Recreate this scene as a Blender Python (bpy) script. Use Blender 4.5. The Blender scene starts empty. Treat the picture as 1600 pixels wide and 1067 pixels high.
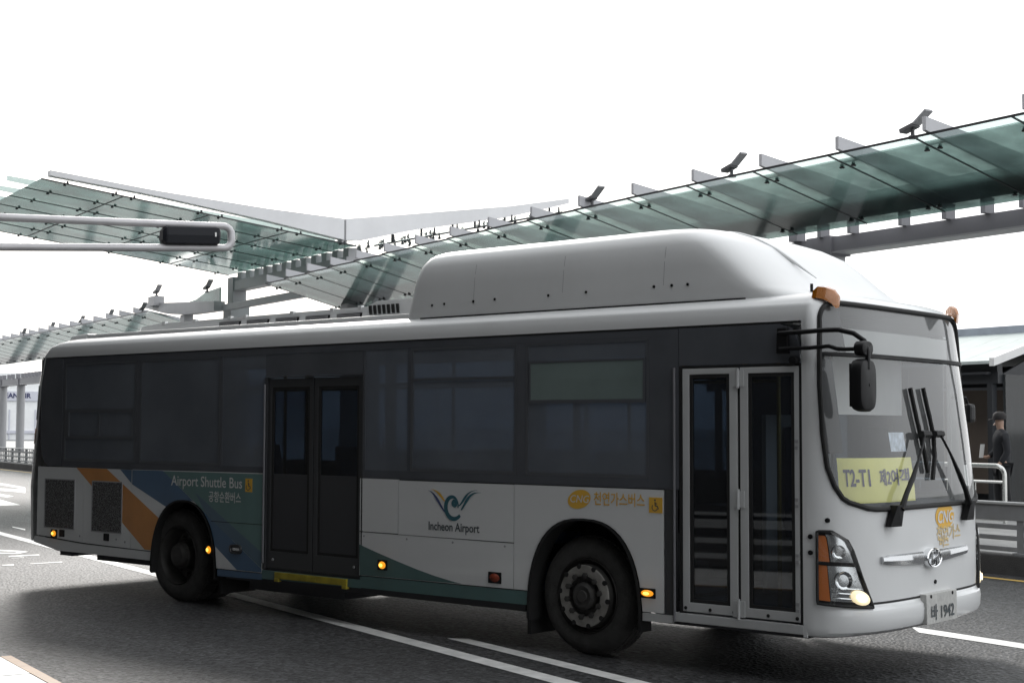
import bpy, bmesh, math, random
from mathutils import Vector, Matrix
random.seed(7)
SC = bpy.context.scene
COL = SC.collection
rad = math.radians

# ------------------------------------------------------------------ camera
CAM_P = (12.7085, -9.4217, 1.844); YAW, PITCH, ROLL, FPX = 0.70750, 0.05788, 0.00363, 2289.0
cy, sy = math.cos(YAW), math.sin(YAW); cp, sp = math.cos(PITCH), math.sin(PITCH)
right = Vector((cy, sy, 0)); fwd = Vector((-sy*cp, cy*cp, sp)); up = Vector((sy*sp, -cy*sp, cp))
r_ = math.cos(ROLL)*right + math.sin(ROLL)*up; u_ = math.cos(ROLL)*up - math.sin(ROLL)*right
cam_d = bpy.data.cameras.new("camera"); cam = bpy.data.objects.new("camera", cam_d); COL.objects.link(cam)
cam.matrix_world = Matrix(((r_.x, u_.x, -fwd.x, CAM_P[0]), (r_.y, u_.y, -fwd.y, CAM_P[1]), (r_.z, u_.z, -fwd.z, CAM_P[2]), (0, 0, 0, 1)))
cam_d.sensor_width = 36.0; cam_d.lens = 36.0*FPX/1600.0; cam_d.clip_start = 0.1; cam_d.clip_end = 2000
SC.camera = cam

# ------------------------------------------------------------------ sky, sun, exposure
SUN_EL = rad(28); SUN_TRAVEL = Vector((0.777, -0.63, 0))
world = bpy.data.worlds.new("World"); SC.world = world; world.use_nodes = True
wn, wl = world.node_tree.nodes, world.node_tree.links
sky = wn.new('ShaderNodeTexSky'); sky.sky_type = 'NISHITA'; sky.sun_disc = False
sky.sun_elevation = SUN_EL; sky.sun_rotation = math.atan2(-0.777, 0.63); sky.air_density = 1.0; sky.dust_density = 4.0
mixn = wn.new('ShaderNodeMixRGB'); mixn.inputs[0].default_value = 0.88   # overcast: cloud hides nearly all of the blue
mixn.inputs[2].default_value = (10.6, 10.8, 11.0, 1)
bg = wn['Background']; bg.inputs['Strength'].default_value = 0.15
wl.new(sky.outputs[0], mixn.inputs[1]); wl.new(mixn.outputs[0], bg.inputs[0])
sun_d = bpy.data.lights.new("sun", 'SUN'); sun_d.energy = 2.8; sun_d.angle = rad(14); sun_d.color = (1.0, 0.97, 0.93)
sun = bpy.data.objects.new("sun", sun_d); COL.objects.link(sun)
sd = Vector((SUN_TRAVEL.x*math.cos(SUN_EL), SUN_TRAVEL.y*math.cos(SUN_EL), -math.sin(SUN_EL)))
sun.rotation_euler = sd.to_track_quat('-Z', 'Y').to_euler(); sun.location = (0, 0, 30)
SC.view_settings.view_transform = 'Standard'; SC.view_settings.look = 'None'
SC.view_settings.exposure = 0.12; SC.view_settings.gamma = 1.0; SC.view_settings.use_curve_mapping = False
SC.cycles.max_bounces = 10; SC.cycles.transparent_max_bounces = 24; SC.cycles.use_denoising = True

# ------------------------------------------------------------------ materials
def mat_base(name):
    m = bpy.data.materials.new(name); m.use_nodes = True
    return m, m.node_tree.nodes, m.node_tree.links, m.node_tree.nodes['Principled BSDF']
def pm(name, col, rough=0.5, metal=0.0, var=0.0, vscale=3.0, bump=0.0, bscale=60.0, dirt=0.0, dcol=(0.05, 0.045, 0.04), coat=0.0, emit=None, es=1.0, rvar=0.0, spec=0.5):
    m, n, l, b = mat_base(name)
    b.inputs['Base Color'].default_value = (*col, 1); b.inputs['Roughness'].default_value = rough
    b.inputs['Metallic'].default_value = metal; b.inputs['Coat Weight'].default_value = coat
    b.inputs['Specular IOR Level'].default_value = spec
    tc = n.new('ShaderNodeTexCoord')
    last = None
    if var > 0:
        t = n.new('ShaderNodeTexNoise'); t.inputs['Scale'].default_value = vscale; t.inputs['Detail'].default_value = 6
        l.new(tc.outputs['Object'], t.inputs['Vector'])
        r = n.new('ShaderNodeMapRange'); r.inputs[1].default_value = 0.3; r.inputs[2].default_value = 0.7
        r.inputs[3].default_value = 1-var; r.inputs[4].default_value = 1+var
        l.new(t.outputs['Fac'], r.inputs[0])
        mx = n.new('ShaderNodeVectorMath'); mx.operation = 'SCALE'; mx.inputs[0].default_value = col
        l.new(r.outputs[0], mx.inputs['Scale']); last = mx.outputs[0]
    if dirt > 0:
        t = n.new('ShaderNodeTexNoise'); t.inputs['Scale'].default_value = 2.2; t.inputs['Detail'].default_value = 9; t.inputs['Roughness'].default_value = .65
        mp = n.new('ShaderNodeMapping'); mp.inputs['Scale'].default_value = (1.0, 1.0, 0.45)
        l.new(tc.outputs['Object'], mp.inputs[0]); l.new(mp.outputs[0], t.inputs['Vector'])
        r = n.new('ShaderNodeMapRange'); r.inputs[1].default_value = .45; r.inputs[2].default_value = .85
        r.inputs[3].default_value = 0; r.inputs[4].default_value = dirt; l.new(t.outputs['Fac'], r.inputs[0])
        mx = n.new('ShaderNodeMixRGB'); l.new(r.outputs[0], mx.inputs[0])
        if last: l.new(last, mx.inputs[1])
        else: mx.inputs[1].default_value = (*col, 1)
        mx.inputs[2].default_value = (*dcol, 1); last = mx.outputs[0]
    if last: l.new(last, b.inputs['Base Color'])
    if rvar > 0:
        t = n.new('ShaderNodeTexNoise'); t.inputs['Scale'].default_value = 5; t.inputs['Detail'].default_value = 5
        l.new(tc.outputs['Object'], t.inputs['Vector'])
        r = n.new('ShaderNodeMapRange'); r.inputs[3].default_value = rough-rvar; r.inputs[4].default_value = rough+rvar
        l.new(t.outputs['Fac'], r.inputs[0]); l.new(r.outputs[0], b.inputs['Roughness'])
    if bump > 0:
        t = n.new('ShaderNodeTexNoise'); t.inputs['Scale'].default_value = bscale; t.inputs['Detail'].default_value = 3
        l.new(tc.outputs['Object'], t.inputs['Vector'])
        bp = n.new('ShaderNodeBump'); bp.inputs['Strength'].default_value = bump; bp.inputs['Distance'].default_value = 0.02
        l.new(t.outputs['Fac'], bp.inputs['Height']); l.new(bp.outputs[0], b.inputs['Normal'])
    if emit:
        b.inputs['Emission Color'].default_value = (*emit, 1); b.inputs['Emission Strength'].default_value = es
    return m
def glass(name, tint, rough=0.03, ior=1.5, film=0.0, filmcol=(.5, .5, .5), var=0.0, vscale=1.5, lo=None, translucent=0.0):
    """sheet glass: fresnel reflection over a tinted see-through pane, with an optional film of dust and painted-in sheen"""
    m, n, l, b = mat_base(name); n.remove(b); out = n['Material Output']
    tr = n.new('ShaderNodeBsdfTransparent'); tr.inputs[0].default_value = (*tint, 1)
    gl = n.new('ShaderNodeBsdfGlossy'); gl.inputs['Roughness'].default_value = rough; gl.inputs[0].default_value = (1, 1, 1, 1)
    lw = n.new('ShaderNodeLayerWeight'); lw.inputs[0].default_value = .5; f0 = ((ior-1)/(ior+1))**2
    pw = n.new('ShaderNodeMath'); pw.operation = 'POWER'; l.new(lw.outputs['Facing'], pw.inputs[0]); pw.inputs[1].default_value = 5
    fr = n.new('ShaderNodeMath'); fr.operation = 'MULTIPLY_ADD'; l.new(pw.outputs[0], fr.inputs[0]); fr.inputs[1].default_value = 1-f0; fr.inputs[2].default_value = f0
    tc = n.new('ShaderNodeTexCoord')
    base = tr.outputs[0]
    if var > 0:
        t = n.new('ShaderNodeTexNoise'); t.inputs['Scale'].default_value = vscale; t.inputs['Detail'].default_value = 7; t.inputs['Roughness'].default_value = .6
        l.new(tc.outputs['Object'], t.inputs['Vector'])
        r = n.new('ShaderNodeMapRange'); r.inputs[1].default_value = .35; r.inputs[2].default_value = .65
        r.inputs[3].default_value = 1-var; r.inputs[4].default_value = 1+var; l.new(t.outputs['Fac'], r.inputs[0])
        mx = n.new('ShaderNodeVectorMath'); mx.operation = 'SCALE'; mx.inputs[0].default_value = tint
        l.new(r.outputs[0], mx.inputs['Scale']); l.new(mx.outputs[0], tr.inputs[0])
    if film > 0:
        df = n.new('ShaderNodeBsdfDiffuse'); df.inputs[0].default_value = (*filmcol, 1)
        mf = n.new('ShaderNodeMixShader'); mf.inputs[0].default_value = film
        t = n.new('ShaderNodeTexNoise'); t.inputs['Scale'].default_value = 1.3; t.inputs['Detail'].default_value = 6
        l.new(tc.outputs['Object'], t.inputs['Vector'])
        r = n.new('ShaderNodeMapRange'); r.inputs[1].default_value = .3; r.inputs[2].default_value = .7
        r.inputs[3].default_value = film*.85; r.inputs[4].default_value = min(1, film*1.15); l.new(t.outputs['Fac'], r.inputs[0]); l.new(r.outputs[0], mf.inputs[0])
        l.new(base, mf.inputs[1]); l.new(df.outputs[0], mf.inputs[2]); base = mf.outputs[0]
    if translucent > 0:
        ts = n.new('ShaderNodeBsdfTranslucent'); ts.inputs[0].default_value = (*filmcol, 1)
        mt = n.new('ShaderNodeMixShader'); mt.inputs[0].default_value = translucent
        l.new(base, mt.inputs[1]); l.new(ts.outputs[0], mt.inputs[2]); base = mt.outputs[0]
    ms = n.new('ShaderNodeMixShader'); l.new(fr.outputs[0], ms.inputs[0]); l.new(base, ms.inputs[1]); l.new(gl.outputs[0], ms.inputs[2])
    l.new(ms.outputs[0], out.inputs['Surface'])
    return m

def asphalt():
    m, n, l, b = mat_base('asphalt')
    tc = n.new('ShaderNodeTexCoord')
    g = n.new('ShaderNodeTexVoronoi'); g.inputs['Scale'].default_value = 30
    f = n.new('ShaderNodeTexNoise'); f.inputs['Scale'].default_value = 15; f.inputs['Detail'].default_value = 5; f.inputs['Roughness'].default_value = .75
    w = n.new('ShaderNodeTexNoise'); w.inputs['Scale'].default_value = .45; w.inputs['Detail'].default_value = 7
    for t in (g, f, w): l.new(tc.outputs['Object'], t.inputs['Vector'])
    r1 = n.new('ShaderNodeMapRange'); r1.inputs[1].default_value = .3; r1.inputs[2].default_value = .72; r1.inputs[3].default_value = .1; r1.inputs[4].default_value = 2.1; l.new(f.outputs['Fac'], r1.inputs[0])
    r2 = n.new('ShaderNodeMapRange'); r2.inputs[1].default_value = .3; r2.inputs[2].default_value = .7; r2.inputs[3].default_value = .8; r2.inputs[4].default_value = 1.2; l.new(w.outputs['Fac'], r2.inputs[0])
    mu = n.new('ShaderNodeMath'); mu.operation = 'MULTIPLY'; l.new(r1.outputs[0], mu.inputs[0]); l.new(r2.outputs[0], mu.inputs[1])
    gs = n.new('ShaderNodeSeparateColor'); l.new(g.outputs['Color'], gs.inputs[0])
    r3 = n.new('ShaderNodeMapRange'); r3.inputs[3].default_value = .25; r3.inputs[4].default_value = 2.0; l.new(gs.outputs[0], r3.inputs[0])
    m2 = n.new('ShaderNodeMath'); m2.operation = 'MULTIPLY'; l.new(mu.outputs[0], m2.inputs[0]); l.new(r3.outputs[0], m2.inputs[1])
    v = n.new('ShaderNodeVectorMath'); v.operation = 'SCALE'; v.inputs[0].default_value = (.030, .0305, .032); l.new(m2.outputs[0], v.inputs['Scale'])
    st = n.new('ShaderNodeTexNoise'); st.inputs['Scale'].default_value = 1.0; st.inputs['Detail'].default_value = 5
    mp = n.new('ShaderNodeMapping'); mp.inputs['Rotation'].default_value = (0, 0, rad(17)); mp.inputs['Scale'].default_value = (.10, 1.5, 1)
    l.new(tc.outputs['Object'], mp.inputs[0]); l.new(mp.outputs[0], st.inputs['Vector'])
    rs = n.new('ShaderNodeMapRange'); rs.inputs[1].default_value = .3; rs.inputs[2].default_value = .7; rs.inputs[3].default_value = .78; rs.inputs[4].default_value = 1.22; l.new(st.outputs['Fac'], rs.inputs[0])
    v2 = n.new('ShaderNodeVectorMath'); v2.operation = 'SCALE'; l.new(v.outputs[0], v2.inputs[0]); l.new(rs.outputs[0], v2.inputs['Scale'])
    l.new(v2.outputs[0], b.inputs['Base Color']); b.inputs['Roughness'].default_value = .62; b.inputs['Specular IOR Level'].default_value = .4
    bp = n.new('ShaderNodeBump'); bp.inputs['Strength'].default_value = .9; bp.inputs['Distance'].default_value = .015
    l.new(g.outputs['Distance'], bp.inputs['Height'])
    bp2 = n.new('ShaderNodeBump'); bp2.inputs['Strength'].default_value = .5; bp2.inputs['Distance'].default_value = .012
    l.new(f.outputs['Fac'], bp2.inputs['Height']); l.new(bp.outputs[0], bp2.inputs['Normal']); l.new(bp2.outputs[0], b.inputs['Normal'])
    return m
def mesh_grille():
    m, n, l, b = mat_base('perforated_grille')
    tc = n.new('ShaderNodeTexCoord'); g = n.new('ShaderNodeTexVoronoi'); g.inputs['Scale'].default_value = 62; g.inputs['Randomness'].default_value = .55
    l.new(tc.outputs['Object'], g.inputs['Vector'])
    r = n.new('ShaderNodeValToRGB'); r.color_ramp.elements[0].position = .35; r.color_ramp.elements[0].color = (.006, .006, .006, 1)
    r.color_ramp.elements[1].position = .6; r.color_ramp.elements[1].color = (.22, .22, .22, 1)
    l.new(g.outputs['Distance'], r.inputs[0]); l.new(r.outputs[0], b.inputs['Base Color']); b.inputs['Roughness'].default_value = .55
    bp = n.new('ShaderNodeBump'); bp.inputs['Distance'].default_value = .01; l.new(g.outputs['Distance'], bp.inputs['Height']); l.new(bp.outputs[0], b.inputs['Normal'])
    return m
M = {}
M['asphalt'] = asphalt(); M['grille'] = mesh_grille()
M['white'] = pm('white_bus_paint', (.72, .73, .73), .28, var=.02, vscale=.4, dirt=.10, dcol=(.40, .385, .36), coat=.25)
M['roofwhite'] = pm('white_roof_paint', (.72, .73, .73), .42, var=.03, vscale=.6, dirt=.1, dcol=(.4, .39, .37), coat=.08)
M['doorwhite'] = pm('pale_grey_door_paint', (.55, .56, .56), .4, var=.05, dirt=.3, dcol=(.25, .24, .23))
M['seam'] = pm('dark_seam', (.012, .012, .012), .7)
M['black'] = pm('black_plastic', (.009, .009, .010), .5, rvar=.1, spec=.22)
M['rubber'] = pm('black_rubber', (.015, .015, .015), .75, bump=.2, bscale=90)
M['tyre'] = pm('dusty_tyre', (.05, .049, .047), .85, var=.25, vscale=9, bump=.3, bscale=50)
M['rim'] = pm('dusty_steel_wheel', (.30, .29, .27), .55, metal=.3, var=.3, vscale=8, dirt=.5, dcol=(.05, .045, .04))
M['rimdark'] = pm('dark_steel_wheel', (.06, .058, .055), .6, metal=.3, var=.3, vscale=8)
M['orange'] = pm('orange_vinyl', (.62, .26, .065), .35, var=.06, dirt=.2)
M['blue'] = pm('blue_vinyl', (.08, .15, .25), .35, var=.06, dirt=.2)
M['green'] = pm('green_vinyl', (.13, .235, .225), .35, var=.06, dirt=.2)
M['darkgreen'] = pm('dark_green_vinyl', (.09, .17, .165), .35, var=.06, dirt=.25)
M['bluegreen'] = pm('slate_vinyl', (.10, .165, .22), .35, var=.06, dirt=.2)
M['lettergrey'] = pm('white_lettering', (.72, .73, .72), .4)
M['letterdark'] = pm('dark_lettering', (.06, .075, .085), .4)
M['logoteal'] = pm('teal_vinyl', (.03, .13, .165), .4); M['logoblue'] = pm('navy_vinyl', (.06, .08, .2), .4)
M['yellowprint'] = pm('yellow_vinyl', (.80, .46, .05), .4)
M['yellowpale'] = pm('faded_yellow_vinyl', (.66, .50, .24), .45)
M['lettersigndark'] = pm('sign_ink', (.05, .045, .10), .5)
M['signyellow'] = pm('yellow_sign_board', (.90, .86, .26), .5, var=.06)
M['yellowmetal'] = pm('yellow_ramp_paint', (.42, .34, .03), .5, var=.2, vscale=10, dirt=.5)
M['tint'] = glass('tinted_side_glass', (.33, .38, .44), .03, 1.5, film=.32, filmcol=(.40, .435, .49))
M['tintpale'] = glass('paler_hopper_glass', (.5, .56, .55), .04, 1.5, film=.5, filmcol=(.36, .45, .43))
M['doorglass'] = glass('door_glass', (.34, .38, .42), .02, 1.5, film=.06, filmcol=(.22, .23, .25))
M['screen'] = glass('windscreen_glass', (.80, .82, .82), .03, 1.52, film=.11, filmcol=(.70, .71, .71))  # pale film lightens the pane in place of sky reflection and bright interior
M['destglass'] = glass('destination_glass', (.62, .64, .64), .03, 1.52, film=.2, filmcol=(.64, .65, .65))
M['lens'] = glass('clear_lens', (.93, .94, .94), .02, 1.5)
M['bandblack'] = pm('black_gloss_band', (.098, .104, .117), .12, var=.1, spec=.5, rvar=.04)
M['winframe'] = pm('window_frame_black', (.09, .096, .107), .35)
M['frameblack'] = pm('black_window_frame', (.045, .047, .05), .4)
M['chrome'] = pm('chrome', (.78, .79, .8), .12, metal=1.0, bump=.06, bscale=25)
M['silver'] = pm('silver_plastic', (.55, .56, .57), .22, metal=.85, bump=.05, bscale=30)
M['amber'] = pm('amber_reflector', (.62, .17, .03), .25, bump=.5, bscale=160)
M['amberlamp'] = pm('amber_lens', (.40, .13, .008), .08, coat=.8, bump=.3, bscale=110)
M['amberlit'] = pm('lit_amber_lens', (.75, .3, .02), .3, emit=(1.0, .36, .02), es=.8)
M['amberhot'] = pm('lit_amber_bulb', (1, .7, .2), .3, emit=(1.0, .62, .10), es=2.0)
M['foglit'] = pm('lit_fog_lamp', (1, .9, .7), .3, emit=(1.0, .82, .50), es=.75)
M['foghot'] = pm('lit_fog_bulb', (1, .9, .7), .3, emit=(1.0, .9, .66), es=1.6)
M['redrefl'] = pm('red_reflector', (.25, .04, .015), .25, bump=.4, bscale=150)
M['interior'] = pm('interior_plastic', (.74, .74, .73), .6, var=.05)
M['interiordark'] = pm('interior_dark', (.05, .05, .055), .7)
M['seat'] = pm('blue_seat_cloth', (.05, .07, .13), .85, var=.2, vscale=20)
M['pole'] = pm('yellow_handrail', (.4, .3, .05), .4)
M['plate'] = pm('number_plate', (.52, .52, .50), .4, var=.1, vscale=30, dirt=.4)
M['steel'] = pm('canopy_steel', (.36, .36, .37), .45, var=.06, vscale=.8, dirt=.25, dcol=(.2, .2, .2))
M['steeldark'] = pm('dark_canopy_steel', (.19, .19, .205), .5, var=.08, vscale=.8)
M['fascia'] = pm('white_fascia_panel', (.72, .72, .73), .4, var=.06, vscale=.8, dirt=.2, dcol=(.45, .45, .45))
M['fin'] = pm('pale_rafter_paint', (.5, .5, .52), .5, var=.05)
M['canopyglass'] = glass('dusty_green_canopy_glass', (.40, .47, .455), .10, 1.4, var=.34, vscale=1.1, film=.10, filmcol=(.19, .27, .255), translucent=.34)
M['milkyglass'] = glass('milky_green_canopy_glass', (.40, .49, .47), .10, 1.4, var=.34, vscale=.8, film=.10, filmcol=(.24, .345, .325), translucent=.42)
M['clearglass'] = glass('clear_canopy_glass', (.86, .93, .92), .05, 1.5, film=.04)
M['finglass'] = glass('pale_glass_fin', (.62, .70, .69), .05, 1.5, film=.3, filmcol=(.6, .66, .66), translucent=.2)
M['clamp'] = pm('clamp_steel', (.04, .042, .045), .4, metal=.4)
M['lampgrey'] = pm('lamp_housing', (.10, .10, .105), .5)
M['lamppale'] = pm('pale_lamp_reflector', (.3, .3, .31), .5)
M['mast'] = pm('galvanised_mast', (.50, .49, .50), .42, metal=.25, var=.06, vscale=2, dirt=.15)
M['signal'] = pm('signal_housing', (.010, .011, .015), .55, spec=.25)
M['paint'] = pm('road_paint_white', (.74, .74, .72), .6, var=.12, vscale=6, dirt=.55, dcol=(.3, .3, .3), bump=.3, bscale=50)
M['paintyellow'] = pm('road_paint_yellow', (.50, .33, .08), .6, var=.15, vscale=6, dirt=.4)
M['kerbdark'] = pm('dirty_kerb_stone', (.035, .034, .034), .8, var=.3, vscale=3, bump=.3)
M['paving'] = pm('pale_paving', (.17, .175, .175), .7, var=.12, vscale=2.5, bump=.2, bscale=30)
M['granite'] = pm('pale_granite_slab', (.80, .80, .79), .6, var=.08, vscale=5, dirt=.2, dcol=(.3, .3, .3), bump=.2, bscale=40)
M['greypaver'] = pm('dark_grey_paver', (.085, .085, .085), .75, var=.15, vscale=3, bump=.2, bscale=40)
M['joint'] = pm('paving_joint', (.05, .05, .05), .8)
M['rail'] = pm('guard_rail_paint', (.20, .205, .21), .5, metal=.2, var=.1, vscale=3, dirt=.3)
M['railtop'] = pm('pale_top_rail', (.42, .43, .43), .4, metal=.4)
M['stainless'] = pm('stainless_tube', (.62, .62, .60), .25, metal=.9)
M['kioskroof'] = pm('pale_green_roof_sheet', (.42, .47, .455), .45, var=.08, vscale=3, dirt=.2, dcol=(.4, .4, .4))
M['kioskridge'] = pm('blue_grey_ridge_sheet', (.30, .33, .38), .5, var=.1, vscale=4)
M['barge'] = pm('pale_barge_board', (.74, .74, .73), .5, dirt=.2)
M['kioskdark'] = pm('dark_kiosk_frame', (.022, .024, .028), .5)
M['kioskbrown'] = pm('brown_kiosk_panel', (.115, .088, .07), .4, var=.15, vscale=1.5)
M['kioskblue'] = pm('navy_bench_panel', (.03, .035, .055), .6)
M['concrete'] = pm('facade_concrete', (.06, .06, .062), .7, var=.08, vscale=.5)
M['facadeglass'] = pm('dark_facade_glass', (.02, .025, .03), .15)
M['whitewall'] = pm('white_terminal_panel', (.80, .81, .81), .5, var=.03)
M['signband'] = pm('pale_lilac_sign_band', (.55, .56, .62), .5)
M['signnavy'] = pm('navy_sign_letters', (.02, .025, .10), .5)
M['signgreen'] = pm('green_sign_letters', (.05, .35, .2), .5)
M['skin'] = pm('skin', (.42, .27, .2), .5); M['jacket'] = pm('black_jacket', (.014, .015, .019), .8, var=.2, vscale=12)
M['trousers'] = pm('dark_trousers', (.012, .012, .014), .8); M['cap'] = pm('dark_cap', (.018, .016, .016), .8)
M['paper'] = pm('white_paper', (.75, .75, .73), .6); M['stickerm'] = pm('sticker_print', (.55, .62, .72), .5, var=.4, vscale=18)

# ------------------------------------------------------------------ helpers
ROOT = {}
def empty(name, loc, label, cat, group=None):
    o = bpy.data.objects.new(name, None); COL.objects.link(o); o.location = loc; o.empty_display_size = .2
    o['label'] = label; o['category'] = cat
    if group: o['group'] = group
    ROOT[o.name] = Vector(loc); return o
class MB:
    """collects geometry in world coordinates; build() links it as one mesh object under its thing"""
    def __init__(s): s.v = []; s.f = []; s.m = []; s.cur = 0
    def add(s, vs, fs):
        k = len(s.v); s.v += [tuple(v) for v in vs]; s.f += [tuple(i+k for i in f) for f in fs]; s.m += [s.cur]*len(fs); return s
    def box(s, x0, x1, y0, y1, z0, z1):
        return s.add([(x, y, z) for x in (x0, x1) for y in (y0, y1) for z in (z0, z1)],
                     [(0, 1, 3, 2), (4, 6, 7, 5), (0, 4, 5, 1), (2, 3, 7, 6), (0, 2, 6, 4), (1, 5, 7, 3)])
    def hexa(s, p):   # 8 points: bottom 4 ring, top 4 ring
        return s.add(p, [(3, 2, 1, 0), (4, 5, 6, 7), (0, 1, 5, 4), (1, 2, 6, 5), (2, 3, 7, 6), (3, 0, 4, 7)])
    def prism(s, ring, off):
        n = len(ring); off = Vector(off)
        return s.add([tuple(p) for p in ring]+[tuple(Vector(p)+off) for p in ring],
                     [tuple(range(n-1, -1, -1)), tuple(range(n, 2*n))]+[(i, (i+1) % n, n+(i+1) % n, n+i) for i in range(n)])
    def tube(s, pts, r, seg=10, cap=True):
        pts = [Vector(p) for p in pts]; k = len(pts); rs = r if isinstance(r, (list, tuple)) else [r]*k
        vs = []; prev = None
        for i, p in enumerate(pts):
            d = (pts[min(i+1, k-1)]-pts[max(i-1, 0)]).normalized()
            if prev is None: a = d.orthogonal().normalized()
            else:
                a = prev-d*prev.dot(d); a = a.normalized() if a.length > 1e-6 else d.orthogonal().normalized()
            prev = a; b = d.cross(a)
            vs += [tuple(p+rs[i]*(math.cos(2*math.pi*j/seg)*a+math.sin(2*math.pi*j/seg)*b)) for j in range(seg)]
        fs = [(i*seg+j, i*seg+(j+1) % seg, (i+1)*seg+(j+1) % seg, (i+1)*seg+j) for i in range(k-1) for j in range(seg)]
        if cap: fs += [tuple(range(seg-1, -1, -1)), tuple(range((k-1)*seg, k*seg))]
        return s.add(vs, fs)
    def lathe(s, prof, c, axis='y', seg=36):   # prof: (r, h); axis through c
        vs = []
        for r, h in prof:
            for j in range(seg):
                a = 2*math.pi*j/seg; q = (r*math.cos(a), r*math.sin(a))
                vs.append((c[0]+q[0], c[1]+h, c[2]+q[1]) if axis == 'y' else ((c[0]+q[0], c[1]+q[1], c[2]+h) if axis == 'z' else (c[0]+h, c[1]+q[0], c[2]+q[1])))
        k = len(prof)
        return s.add(vs, [(i*seg+j, i*seg+(j+1) % seg, (i+1)*seg+(j+1) % seg, (i+1)*seg+j) for i in range(k-1) for j in range(seg)])
    def grid(s, rows, close=False):
        n = len(rows[0]); vs = [p for r in rows for p in r]
        m = n if close else n-1
        return s.add(vs, [(i*n+j, i*n+(j+1) % n, (i+1)*n+(j+1) % n, (i+1)*n+j) for i in range(len(rows)-1) for j in range(m)])
    def build(s, name, mat, parent=None, smooth=False, bevel=0.0, label=None, angle=35, kind=None):
        me = bpy.data.meshes.new(name); org = ROOT[parent.name] if parent else Vector((0, 0, 0))
        me.from_pydata([tuple(Vector(v)-org) for v in s.v], [], s.f)
        for q in (mat if isinstance(mat, list) else [mat]): me.materials.append(q)
        if isinstance(mat, list): me.polygons.foreach_set('material_index', s.m)
        bm = bmesh.new(); bm.from_mesh(me)
        bmesh.ops.remove_doubles(bm, verts=bm.verts, dist=1e-5); bmesh.ops.recalc_face_normals(bm, faces=bm.faces)
        if bevel > 0:
            es = [e for e in bm.edges if len(e.link_faces) == 2 and e.calc_face_angle(0) > rad(40)]
            bmesh.ops.bevel(bm, geom=es, offset=bevel, segments=2, profile=.6, affect='EDGES', clamp_overlap=True)
        bm.to_mesh(me); bm.free()
        if smooth:
            me.polygons.foreach_set('use_smooth', [True]*len(me.polygons)); me.set_sharp_from_angle(angle=rad(angle))
        o = bpy.data.objects.new(name, me); COL.objects.link(o)
        if parent: o.parent = parent; ROOT[o.name] = org
        if label: o['label'] = label
        if kind: o['kind'] = kind
        return o
def thing(o, label, cat, group=None):
    o['label'] = label; o['category'] = cat
    if group: o['group'] = group
    return o
def structure(o): o['kind'] = 'structure'; return o
def dup(o, parent, off):
    c = o.copy(); COL.objects.link(c); c.parent = parent; c.location = Vector(o.location)+Vector(off); ROOT[c.name] = ROOT.get(parent.name, Vector()); return c
def text_geo(txt, size, fn, sx=1.0, shear=0.0, bold=0.0, align='CENTER'):
    """flat lettering: glyph outlines as faces, each vertex placed by fn(x, y)"""
    cu = bpy.data.curves.new('txt', 'FONT'); cu.body = txt; cu.size = size; cu.align_x = align; cu.align_y = 'CENTER'; cu.shear = shear; cu.offset = bold; cu.resolution_u = 3
    o = bpy.data.objects.new('txt', cu); COL.objects.link(o)
    dg = bpy.context.evaluated_depsgraph_get(); dg.update(); me = bpy.data.meshes.new_from_object(o.evaluated_get(dg))
    mb = MB(); mb.add([fn(v.co.x*sx, v.co.y) for v in me.vertices], [tuple(p.vertices) for p in me.polygons])
    bpy.data.objects.remove(o); bpy.data.curves.remove(cu); bpy.data.meshes.remove(me); return mb
TH = rad(-17.0); DT = Vector((math.cos(TH), math.sin(TH), 0)); DN = Vector((-math.sin(TH), math.cos(TH), 0))
def W(t, n, z=0.0): return tuple(DT*t+DN*n+Vector((0, 0, z)))     # t along the road, n across it
def rbox(mb, t0, t1, n0, n1, z0, z1):
    return mb.hexa([W(t0, n0, z0), W(t1, n0, z0), W(t1, n1, z0), W(t0, n1, z0), W(t0, n0, z1), W(t1, n0, z1), W(t1, n1, z1), W(t0, n1, z1)])
def interp(x, tab):
    if x <= tab[0][0]: return tab[0][1]
    for (a, b), (c, d) in zip(tab, tab[1:]):
        if x <= c: return b+(d-b)*(x-a)/(c-a)
    return tab[-1][1]

# ================================================================== SETTING
mb = MB(); mb.add([(-700, -300, -.02), (500, -300, -.02), (500, 900, -.02), (-700, 900, -.02)], [(0, 1, 2, 3)])
structure(mb.build('ground', M['paving']))
mb = MB(); mb.add([W(-160, -2.6, 0), W(90, -2.6, 0), W(90, 9.92, 0), W(-160, 9.92, 0)], [(0, 1, 2, 3)])
structure(mb.build('road', M['asphalt']))
def sheet(mb, pts, z=.004): mb.add([W(t, n, z) for t, n in pts], [tuple(range(len(pts)))])
mb = MB()
sheet(mb, [(-60, 1.03), (-60, .83), (40, .62), (40, .78)])                               # long lane line under the bus
sheet(mb, [(3.74, 1.15), (3.86, 1.30), (30, 1.28), (30, 1.10)])
sheet(mb, [(5.30, 5.22), (5.62, 4.98), (34, 5.12), (34, 5.32)])
sheet(mb, [(-12.0, 5.32), (-12.0, 5.12), (2.0, 5.12), (2.0, 5.32)])
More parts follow.
